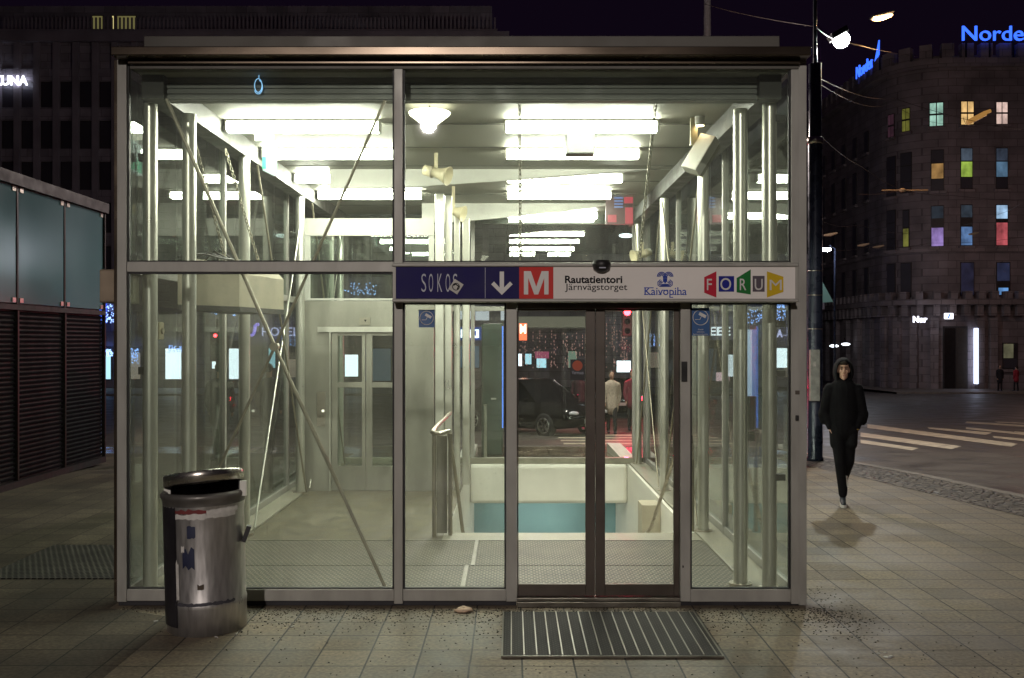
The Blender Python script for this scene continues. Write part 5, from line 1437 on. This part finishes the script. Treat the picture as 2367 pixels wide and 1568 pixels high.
# ================================================================= BANK BUILDING ON THE RIGHT
M['stone'] = mat_stone("brownish granite", (.27, .225, .235), 1.1, .55)
M['stone2'] = mat_stone("brownish granite trim", (.30, .25, .255), .8, .5)
bank = thing("bank_building", "massive granite corner building with coloured lit windows and a battlement roofline", "building", (34, 74, gh(72)))
zg = gh(72); zt = 22.6
path = []
def pathpoint(s):                                   # s runs from the far end of the left face round the corner
    L1 = 54.0; r = 4.0; La = r*math.pi/2
    if s < L1: return Vector((28, 130-s)), Vector((-1, 0))
    if s < L1+La:
        a = (s-L1)/r; return Vector((32-r*math.cos(a), 76-r*math.sin(a))), Vector((-math.cos(a), -math.sin(a)))
    return Vector((32+(s-L1-La), 72)), Vector((0, -1))
ARC0, ARC1 = 54.0, 54.0+4*math.pi/2
SS = [0, 10, 20, 30, 40, 48] + [ARC0 + i*(ARC1-ARC0)/12 for i in range(13)] + [ARC1+12, ARC1+46]
def band(z0, z1, out, name, m, s0=0, s1=SS[-1]):
    ss = sorted(set([s for s in SS if s0 <= s <= s1] + [s0, s1]))
    vs = []
    for s in ss:
        p, nn = pathpoint(s); o = p + nn*out
        vs += [(p.x, p.y, z0), (o.x, o.y, z0), (o.x, o.y, z1), (p.x, p.y, z1)]
    fs = []
    for i in range(len(ss)-1):
        for j in range(4): fs.append((i*4+j, i*4+(j+1) % 4, (i+1)*4+(j+1) % 4, (i+1)*4+j))
    fs += [(0, 1, 2, 3), tuple(len(vs)-4+k for k in (3, 2, 1, 0))]
    return MB().add(vs, fs).build(name, m, bank, fixn=True)
# wall shell
ss = SS; vs = []
for s in ss:
    p, nn = pathpoint(s); vs += [(p.x, p.y, zg), (p.x, p.y, zt)]
fs = [(2*i, 2*i+2, 2*i+3, 2*i+1) for i in range(len(ss)-1)]
k = len(vs); vs += [(78, 130, zg), (78, 130, zt)]
fs += [tuple([2*i+1 for i in range(len(ss))] + [k+1])]
MB().add(vs, fs).build("wall", M['stone'], bank, fixn=True)
band(zt-.9, zt-.3, .5, "cornice", M['stone2']); band(4.55, 4.95, .9, "balcony", M['stone2']); band(8.35, 8.65, .15, "string_course", M['stone2'])
def blocks(z0, z1, out0, w, step, name, s0=30, s1=None):
    s = s0
    while s < (s1 or SS[-1]-4):
        p, nn = pathpoint(s); t_ = Vector((-nn.y, nn.x)); c_ = p + nn*out0
        MB().obox((c_.x, c_.y, (z0+z1)/2), (w, .6, z1-z0), Matrix(((t_.x, nn.x, 0), (t_.y, nn.y, 0), (0, 0, 1)))).build(name, M['stone2'], bank, fixn=True)
        s += step
blocks(zt-.29, zt+.75, .15, .85, 1.35, "battlement"); blocks(3.75, 4.54, .40, .45, .95, "corbel", 40, 76); blocks(4.96, 5.5, .65, .5, .95, "balustrade_block", 40, 76)
def bwin(s, zc, w, h, panes, cross=True, parts=None):
    p, nn = pathpoint(s); t_ = Vector((-nn.y, nn.x))
    if t_.dot(Vector((1, -1))) < 0: t_ = -t_
    Mx = Matrix(((t_.x, -nn.x, 0), (t_.y, -nn.y, 0), (0, 0, 1)))
    def bb(name, m, x0, x1, o0, o1, z0, z1, parent):
        c_ = p + nn*((o0+o1)/2) + t_*((x0+x1)/2)
        mb = MB(); mb.obox((c_.x, c_.y, (z0+z1)/2), (x1-x0, abs(o1-o0), z1-z0), Mx)
        return mb.build(name, m, parent, fixn=True)
    f = bb("window", M['wframe'], -w/2, w/2, -.05, .06, zc-h/2, zc+h/2, bank)
    for (a0, a1, b0, b1, m) in panes:
        bb("pane", m, -w/2+w*a0, -w/2+w*a1, .062, .075, zc-h/2+h*b0, zc-h/2+h*b1, f)
    bb("sill", M['stone2'], -w/2-.15, w/2+.15, .0, .22, zc-h/2-.2, zc-h/2-.003, f)
    return f
def em_room(name, c, s):
    m, nt, N, L, b = new_mat(name)
    nz = N.new("ShaderNodeTexNoise"); nz.inputs["Scale"].default_value = 1.7; nz.inputs["Detail"].default_value = 5; L.new(coords(nt, (1, 1, .7)), nz.inputs["Vector"])
    mr = N.new("ShaderNodeMapRange"); mr.inputs[1].default_value = .32; mr.inputs[2].default_value = .68; mr.inputs[3].default_value = s*.45; mr.inputs[4].default_value = s*1.25
    L.new(nz.outputs["Fac"], mr.inputs[0]); L.new(mr.outputs[0], b.inputs["Emission Strength"])
    g = sum(c)/3; c = [x*.8+g*.2 for x in c]
    b.inputs["Emission Color"].default_value = (*c, 1); b.inputs["Base Color"].default_value = (.05, .05, .05, 1); b.inputs["Roughness"].default_value = .15
    return m
def E(c, s):
    key = 'e%s%.2f' % (c, s)
    if key not in M: M[key] = em_room("lit window glow", c, s)
    return M[key]
NP = M['nightpane']
def cross4(m): return [(.04, .46, .54, .97, m), (.54, .96, .54, .97, m), (.04, .46, .03, .46, m), (.54, .96, .03, .46, m)]
sA = lambda th: ARC0 + (th-180)*math.pi/180*4.0
sF = lambda X: ARC1 + (X-32)
# top storey
bwin(sA(204), 18.0, .6, 1.75, cross4(E((.75, .22, .42), .045))); bwin(sA(222), 18.2, .6, 1.75, cross4(E((.75, .75, .03), .16)))
bwin(sA(252), 18.35, .95, 1.75, cross4(E((.50, 1.0, .78), .62))); bwin(sF(32.9), 18.4, .95, 1.75, cross4(E((1.0, .58, .14), .85))); bwin(sF(35.4), 18.4, .85, 1.65, cross4(E((1.0, .66, .55), .85)))
bwin(sF(38.0), 18.4, .85, 1.65, cross4(NP))
def tall(s, zc, m_up, m_mid, frac=(.30, .66)):
    bwin(s, zc, .86, 3.0, [(.04, .96, .69, .98, m_up), (.04, .96, frac[0], frac[1], m_mid), (.04, .96, .02, frac[0]-.03, NP)])
grey = E((.10, .15, .22), .45)
tall(sA(253), 14.3, NP, E((1.0, .50, .08), .32)); tall(sF(32.85), 14.4, grey, E((.58, .92, .03), .55)); tall(sF(35.4), 14.4, E((.06, .09, .15), .4), E((.14, .36, .62), .38)); tall(sF(38.0), 14.4, NP, NP)
tall(sA(253), 10.25, E((.05, .08, .12), .3), E((.45, .26, .85), .55), (.02, .46)); tall(sF(32.85), 10.3, E((.06, .10, .15), .4), E((.13, .36, .85), .55), (.02, .46))
f = bwin(sF(35.4), 10.3, .86, 3.0, [(.04, .96, .66, .98, E((.35, .62, .95), .9)), (.04, .96, .02, .56, E((.85, .09, .12), .55))]); tall(sF(38.0), 10.3, NP, NP)
bwin(sA(222), 10.2, .5, 2.8, [(.1, .9, .03, .5, E((.75, .75, .05), .18)), (.1, .9, .55, .97, NP)])
for s in (sA(204),): tall(s, 10.2, NP, NP); tall(s, 14.2, NP, NP)
tall(sA(222), 14.3, NP, NP)
for zc in (6.4,):
    bwin(sA(222), zc, .8, 2.6, [(.05, .95, .05, .97, NP)]); bwin(sA(204), zc, .8, 2.6, [(.05, .95, .05, .97, NP)])
    bwin(sF(32.9), zc, 1.0, 2.5, [(.05, .95, .05, .97, E((.02, .02, .06), .5))]); bwin(sF(35.5), zc, 1.0, 2.5, [(.05, .95, .45, .97, E((.02, .03, .09), .5)), (.15, .85, .05, .25, E((.08, .35, .85), .7))]); bwin(sF(38), zc, 1.0, 2.5, [(.05, .95, .05, .97, NP)])
for i in range(9):
    for zc in (6.4, 10.2, 14.3, 17.6):
        bwin(ARC0 - 2.6 - i*2.7, zc, .9, 2.6 if zc < 17 else 1.7, [(.05, .95, .04, .97, NP)])
# ground floor: pilasters, portal, window
def bpier(s, w, z0, z1, out, name, m):
    p, nn = pathpoint(s); t_ = Vector((-nn.y, nn.x)); c_ = p + nn*out/2
    return MB().obox((c_.x, c_.y, (z0+z1)/2), (w, out, z1-z0), Matrix(((t_.x, nn.x, 0), (t_.y, nn.y, 0), (0, 0, 1)))).build(name, m, bank, fixn=True)
for i in range(10): bpier(ARC0-1.5-i*2.7, 1.0, zg, 3.7, .35, "pilaster", M['stone2'])
for th in (195, 213, 231): bpier(sA(th), .55, zg, 3.7, .3, "pilaster", M['stone2'])
for X in (32.4-.95, 32.4+1.35, 35.0-.3, 37.5): bpier(sF(X) if X > 32 else sA(250), .55, zg, 3.6, .35, "pilaster", M['stone2'])
pt = bwin(sF(32.05), .7, 1.75, 4.6, [(.04, .48, .02, .97, pm("bronze portal door", (.03, .022, .02), .4, .4)), (.52, .96, .02, .97, M['bronze'])]); pt.name = "portal"
bwin(sF(36.0), .85, 1.1, 1.9, [(.06, .94, .05, .4, NP), (.06, .70, .42, .96, E((.42, .40, .2), .22))])
bpier(sF(33.45), .12, -1.15, 2.85, .45, "light_tube", em("white LED tube", (.65, .75, 1.0), 3.0))
# roof signs
s1 = thing("roof_sign", "large blue neon name sign on the front roofline of the corner building", "sign", (34.8, 71.4, zt))
lettering("Nordea", (32.25, 37.4, 23.45, 24.5), (0, 71.4, 0), AX, AZ, M['bluesign'], s1, "lettering", 0, .12)
b = MB(); [b.box(x-.05, x+.05, 71.46, 71.56, zt-.3, 24.0) for x in (32.6, 34.3, 36, 37.4)]; b.build("sign_stand", M['black'], s1)
s2 = thing("roof_sign", "smaller blue neon name sign with a sail emblem on the receding side roofline", "sign", (27.7, 78, zt))
lettering("Nordea", (0, 3.6, zt+.25, zt+1.2), (27.6, 79.6, 0), (0, -1, 0), AZ, M['bluesign'], s2, "lettering", 0, .12)
MB().add([(27.55, 75.7, zt+.55), (27.55, 74.9, zt+.9), (27.55, 74.85, zt+1.95), (27.65, 75.7, zt+.55), (27.65, 74.9, zt+.9), (27.65, 74.85, zt+1.95)], [(0, 2, 1), (3, 4, 5), (0, 1, 4, 3), (1, 2, 5, 4), (2, 0, 3, 5)]).build("emblem", M['bluesign'], s2, fixn=True)
b = MB(); [b.box(27.72, 27.82, y-.05, y+.05, zt-.4, zt+.9) for y in (79.2, 77.4, 75.2)]; b.build("sign_stand", M['black'], s2)
sign_text("entrance_sign", "short white lettering over the dark portal of the corner building", "Nor", 2110, 2143, 731, 746, 70.6, 'whitesign', .05)
t = thing("emblem_sign", "small round white lit emblem right of the short portal lettering", "sign", P(2193, 731, 70.6))
p = P(2193, 731, 70.6); MB().obox(p, (.66, .1, .42), (0, 0, 0)).build("lit_face", M['whitesign'], t, bevel=.12)
MB().obox(p+Vector((.0, -.06, .0)), (.10, .02, .34), (0, R(25), 0)).build("mark", M['bluesign'], t)
# teal awning half hidden by the pole
p = P(1905, 640, 60)
t = thing("awning", "pale teal triangular awning behind the dark blue pole", "awning", P(1905, 700, 60))
a, b_, c = P(1895, 640, 60), P(1926, 698, 60), P(1895, 700, 60)
MB().add([a, b_, c, a+Vector((0, .3, 0)), b_+Vector((0, .3, 0)), c+Vector((0, .3, 0))], [(0, 1, 2), (3, 5, 4), (0, 3, 4, 1), (1, 4, 5, 2), (2, 5, 3, 0)]).build("awning_cloth", em("glowing teal cloth", (.2, .42, .38), .12, (.3, .5, .45)), t, fixn=True)  # cloth given its own faint glow in place of light falling on it
MB().rod(c, (c.x, c.y, gh(60)), .05, 8).build("awning_post", M['black'], t)

# ================================================================= POLE, WIRES, STREET LAMPS
pole = thing("tram_pole", "thick dark blue steel pole with collars beside the right end of the entrance", "pole", (5.13, 16.85, 0))
M['bluepole'] = pm("dark blue pole paint", (.030, .036, .062), .3, .2, var=.1)
M['poletop'] = pm("weathered upper pole", (.12, .09, .08), .4, .4)
px, py = 5.13, 16.85
MB().lathe([(0, 0), (.14, 0), (.14, .05), (.122, .08), (.120, 5.40), (.113, 5.44)], (px, py, gh(py)), 28).build("lower_shaft", M['bluepole'], pole)
MB().lathe([(.113, 5.44), (.105, 5.5), (.104, 6.72), (.0, 6.74)], (px, py, gh(py)), 28).build("upper_shaft", M['bluepole'], pole)
MB().lathe([(.122, 5.36), (.135, 5.37), (.135, 5.47), (.115, 5.48)], (px, py, gh(py)), 28).build("collar", M['steel'], pole)
MB().rod((px, py, 6.6), (px, py, 8.4), .032, 14).build("mast", M['bluepole'], pole)
for z in (3.13, 2.72, 2.15): MB().lathe([(.121, z-.008), (.126, z-.006), (.126, z+.006), (.121, z+.008)], (px, py, 0), 28).build("band", M['steel'], pole)
MB().box(px-.14, px+.02, py-.21, py-.115, .94, 1.80).build("control_box", pm("grey control box", (.34, .34, .32), .5, var=.25, scale=12), pole, bevel=.01)
MB().box(px-.10, px-.05, py-.215, py-.211, 1.52, 1.60).build("sticker", M['paper'], pole)
t = thing("blue_screen", "narrow blue lit panel on the dark pole above the grey control box", "light panel", (px, py-.2, 2.05))
def wire(pts, r, label, sag=0.0, m='wire'):
    if 'wire' not in M: M['wire'] = pm("overhead wire", (.06, .04, .028), .5, .5)
    full = []
    for a, b_ in zip(pts, pts[1:]):
        a, b_ = Vector(a), Vector(b_)
        for i in range(12):
            t_ = i/12; p_ = a.lerp(b_, t_); p_.z -= sag*4*t_*(1-t_); full.append(p_)
    full.append(Vector(pts[-1]))
    return prop(MB().tube(full, r, 5).build("overhead_wire", M[m]), label, "wire", "overhead wires over the crossing")
bpy.data.objects.remove(t)
top = Vector((px+.1, py, P(0, 184, py).z))
wire([top, P(2060, 226, 34), P(2367, 300, 48)], .009, "overhead wire lit orange running from the pole top across the battlemented building", .15)
wire([top+Vector((0, .1, -.05)), P(2060, 238, 36), P(2200, 285, 46)], .006, "lower twin of the orange lit wire from the pole top", .25)
wire([Vector((px+.1, py, P(0, 316, py).z)), P(1990, 385, 22), P(2086, 440, 28)], .006, "wire slanting down from the pole collar to the wire knot", .05)
wire([P(1985, 449, 30), P(2086, 440, 28), P(2200, 452, 34), P(2420, 466, 44)], .006, "nearly level span wire through the wire knot", .05)
wire([P(1905, 514, 30), P(1985, 520, 34), P(2110, 540, 42)], .006, "overhead wire crossing below the wire knot", .1)
wire([P(1905, 575, 34), P(2010, 571, 40), P(2150, 562, 46), P(2367, 548, 52)], .007, "lowest overhead wire above the balcony of the corner building", .1)
wire([P(2360, 470, 40), P(2310, 495, 44), P(2230, 520, 48)], .006, "short wire coming in from the right edge below the coloured windows", .05)
wire([P(1630, 10, 30), P(1885, 62, py+.3), P(1945, 95, 20), P(2120, 130, 34)], .008, "span wire carrying the white street lamp", .05)
t = thing("wire_knot", "orange lit knot of clamps where the overhead wires meet", "wire clamp", P(2086, 440, 28))
c = P(2086, 440, 28); b = MB()
for dx in (-.45, -.2, .05, .3, .55): b.rod(c+Vector((dx-.13, 0, -.01)), c+Vector((dx+.17, 0, .0)), .022, 8)
ellip(b, c, (.10, .06, .06)); b.build("clamp", pm("orange lit porcelain", (.22, .13, .07), .4), t)
t = thing("wire_bracket", "orange slanting bracket hanging in wires before the orange window", "bracket", P(2260, 270, 50))
a, b_ = P(2236, 284, 50), P(2278, 262, 50)
MB().tube([a, b_], .13, 8).build("bracket_arm", M['wirebr'] if 'wirebr' in M else M.setdefault('wirebr', em("arm with sodium glow", (1, .5, .12), .30, (.6, .4, .2))), t)  # sodium lamplight put into the arm as its own glow
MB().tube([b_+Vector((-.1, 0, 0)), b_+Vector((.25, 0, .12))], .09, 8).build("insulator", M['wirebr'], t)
wire([P(2226, 272, 50.2), a+Vector((0, .2, 0)), P(2310, 292, 51)], .012, "short wire through the orange slanting bracket", .0)
for u, v, Y, lab in ((1995, 567, 40, "pale insulator on the lowest wire, nearer the pole"), (2030, 541-370+400, 42, "pale insulator on the lowest wire above the stone balcony"), (1919, 543, 34, "small pale insulator right beside the blue pole"), (2250, 541, 46, "orange glowing insulator below the purple window")):
    c = P(u, v, Y); o = MB().tube([c+Vector((-.22, 0, -.02)), c, c+Vector((.24, 0, .06))], [.03, .06, .03], 8).build("insulator", M['pins'] if 'pins' in M else M.setdefault('pins', em("glowing insulator", (.7, .45, .28), .03, (.3, .24, .18)))); prop(o, lab, "insulator", "insulators on the overhead wires")  # faint lamplight put into the insulators as emission

def street_lamp(name, label, head, size, color, strength, power, rot=(0, 0, 0), pole_at=None, spot=None, group=None, cat="street lamp"):
    t = thing(name, label, cat, head if pole_at is None else (pole_at[0], pole_at[1], gh(pole_at[1])), group=group)
    b = MB(); ellip(b, head, size, rot); b.build("lamp_glass", em("lamp " + name + label[:8], color, strength), t)
    hd = MB(); Mx = Euler(rot).to_matrix()
    hd.obox(Vector(head)+Mx @ Vector((0, 0, size[2]*.95)), (size[0]*2.1, size[1]*2.1, size[2]*.8), rot); hd.build("lamp_housing", M['black'], t, bevel=.02)
    if pole_at is not None:
        MB().tube([(pole_at[0], pole_at[1], gh(pole_at[1])), (pole_at[0], pole_at[1], head[2]+.2), Vector(head).lerp(Vector((pole_at[0], pole_at[1], head[2])), .3)+Vector((0, 0, .35)), Vector(head)+Vector((0, 0, size[2]))], .06, 10).build("lamp_pole", M['bluepole'], t)
    l = bpy.data.lights.new(name + "_light", 'POINT' if not spot else 'SPOT'); l.energy = power; l.color = color; l.shadow_soft_size = max(.08, size[0]*.7)
    if spot: l.spot_size = R(spot); l.spot_blend = .6
    lo = bpy.data.objects.new(name + "_light", l); col.objects.link(lo); lo.parent = t
    if spot: lo.rotation_euler = (Vector((.6, 7.3, 1.0)) - Vector(head)).to_track_quat('-Z', 'Y').to_euler()
    lo.location = Vector(head) - Vector((0, 0, size[2]+.06)) - t.location
    return t
h = P(1945, 93, 20)
street_lamp("street_lamp", "dazzling white street lamp hanging on a span wire right of the entrance roof", h, (.17, .15, .15), (.95, 1.0, .95), 60, 1350, (0, R(-30), 0))
h = P(2040, 40, 27)
street_lamp("street_lamp", "orange street lamp tilted at the top right above the white one", h, (.30, .12, .07), (1, .60, .27), 4.0, 800, (0, R(-14), 0))
h = P(1910, 577, 60)
street_lamp("street_lamp", "small distant white street lamp beside the blue pole", h, (.30, .2, .12), (.85, .9, 1), 40, 900, (0, 0, 0), (h.x+1.0, h.y+1.5, 0))
h = P(2420, 470, 60)
street_lamp("street_lamp", "orange street lamp just beyond the right edge before the corner building", h, (.36, .16, .10), (1, .62, .50), 12, 450, (0, 0, 0))
street_lamp("street_lamp", "street lamp over the pavement behind the viewer lighting the front", (-2.24, -12, 7.94), (.26, .2, .16), (1, .90, .83), 40, 6800, (0, 0, 0), (-6.5, -13, 0), 33)
h = P(1500, 545, 38)
street_lamp("street_lamp", "street lamp hung over the street beyond the entrance, hidden by its roof", (.6, 25, 8.3), (.3, .2, .12), (1, .86, .80), 30, 3000)  # added lamp, out of sight, brightens the street behind the doors
for u, v, Y, lab in ((1447, 545, 50, "tiny white lamp seen through the upper glass at right"), (1928, 800, 78, "low white lit lamp on the street behind the walking man"), (1955, 796, 80, "second low lit lamp farther along behind the walking man")):
    p = P(u, v, Y); t = thing("wall_lamp", lab, "lamp", p); e = MB(); ellip(e, p, (.36, .1, .11)); e.build("lamp_glass", em("small lamp " + lab[:6], (.85, .92, 1), 3.5), t)
    MB().rod(p+Vector((0, 0, .1)), p+Vector((0, .3, .5)), .04, 6).build("lamp_arm", M['black'], t)
# flagpole above the roof
t = thing("flag_pole", "pale thin flagpole standing behind the entrance roof", "flagpole", (hx(1635), 55, gh(55)))
p = P(1635, 78, 55); MB().tube([(p.x, 55, gh(55)), (p.x, 55, p.z), (p.x, 55, p.z+5)], [.2, .2, .16], 12).build("pole_shaft", pm("pale pole", (.55, .54, .55), .5), t)
# reflection of a red sign behind the viewer, modelled as glowing blocks
t = thing("led_reflection", "red and blue LED sign reflection modelled as glowing panels behind the upper right glass", "screen", (0, 0, 0))
Yd = 13.9
p = P(1432, 463, Yd); t.location = p
a, c = P(1400, 519, Yd), P(1464, 405, Yd)
MB().box(a.x, c.x, Yd, Yd+.05, a.z, min(c.z, 3.94)).build("reflection_panel", em("dark red reflection", (.35, .01, .03), .03, (.03, .01, .012)), t)
b = MB()
for (u0, u1, v0, v1) in ((1440, 1463, 408, 425), (1443, 1463, 452, 470), (1445, 1463, 480, 517), (1405, 1425, 497, 514), (1385, 1425, 425, 429)): 
    q0, q1 = P(max(u0, 1402), v1, Yd-.01), P(u1, v0, Yd-.01); b.box(q0.x, q1.x, Yd-.012, Yd-.001, q0.z, q1.z)
b.build("red_block", em("bright red pixels", (1, .05, .12), .5, (.03, .01, .01)), t)
b = MB()
for v in (440, 446, 456, 463, 470, 477):
    q0, q1 = P(1420, v+3.4, Yd-.01), P(1440, v, Yd-.01); b.box(q0.x, q1.x, Yd-.012, Yd-.001, q0.z, q1.z)
b.build("blue_block", em("blue pixels", (.22, .4, 1), .5, (.02, .02, .03)), t)
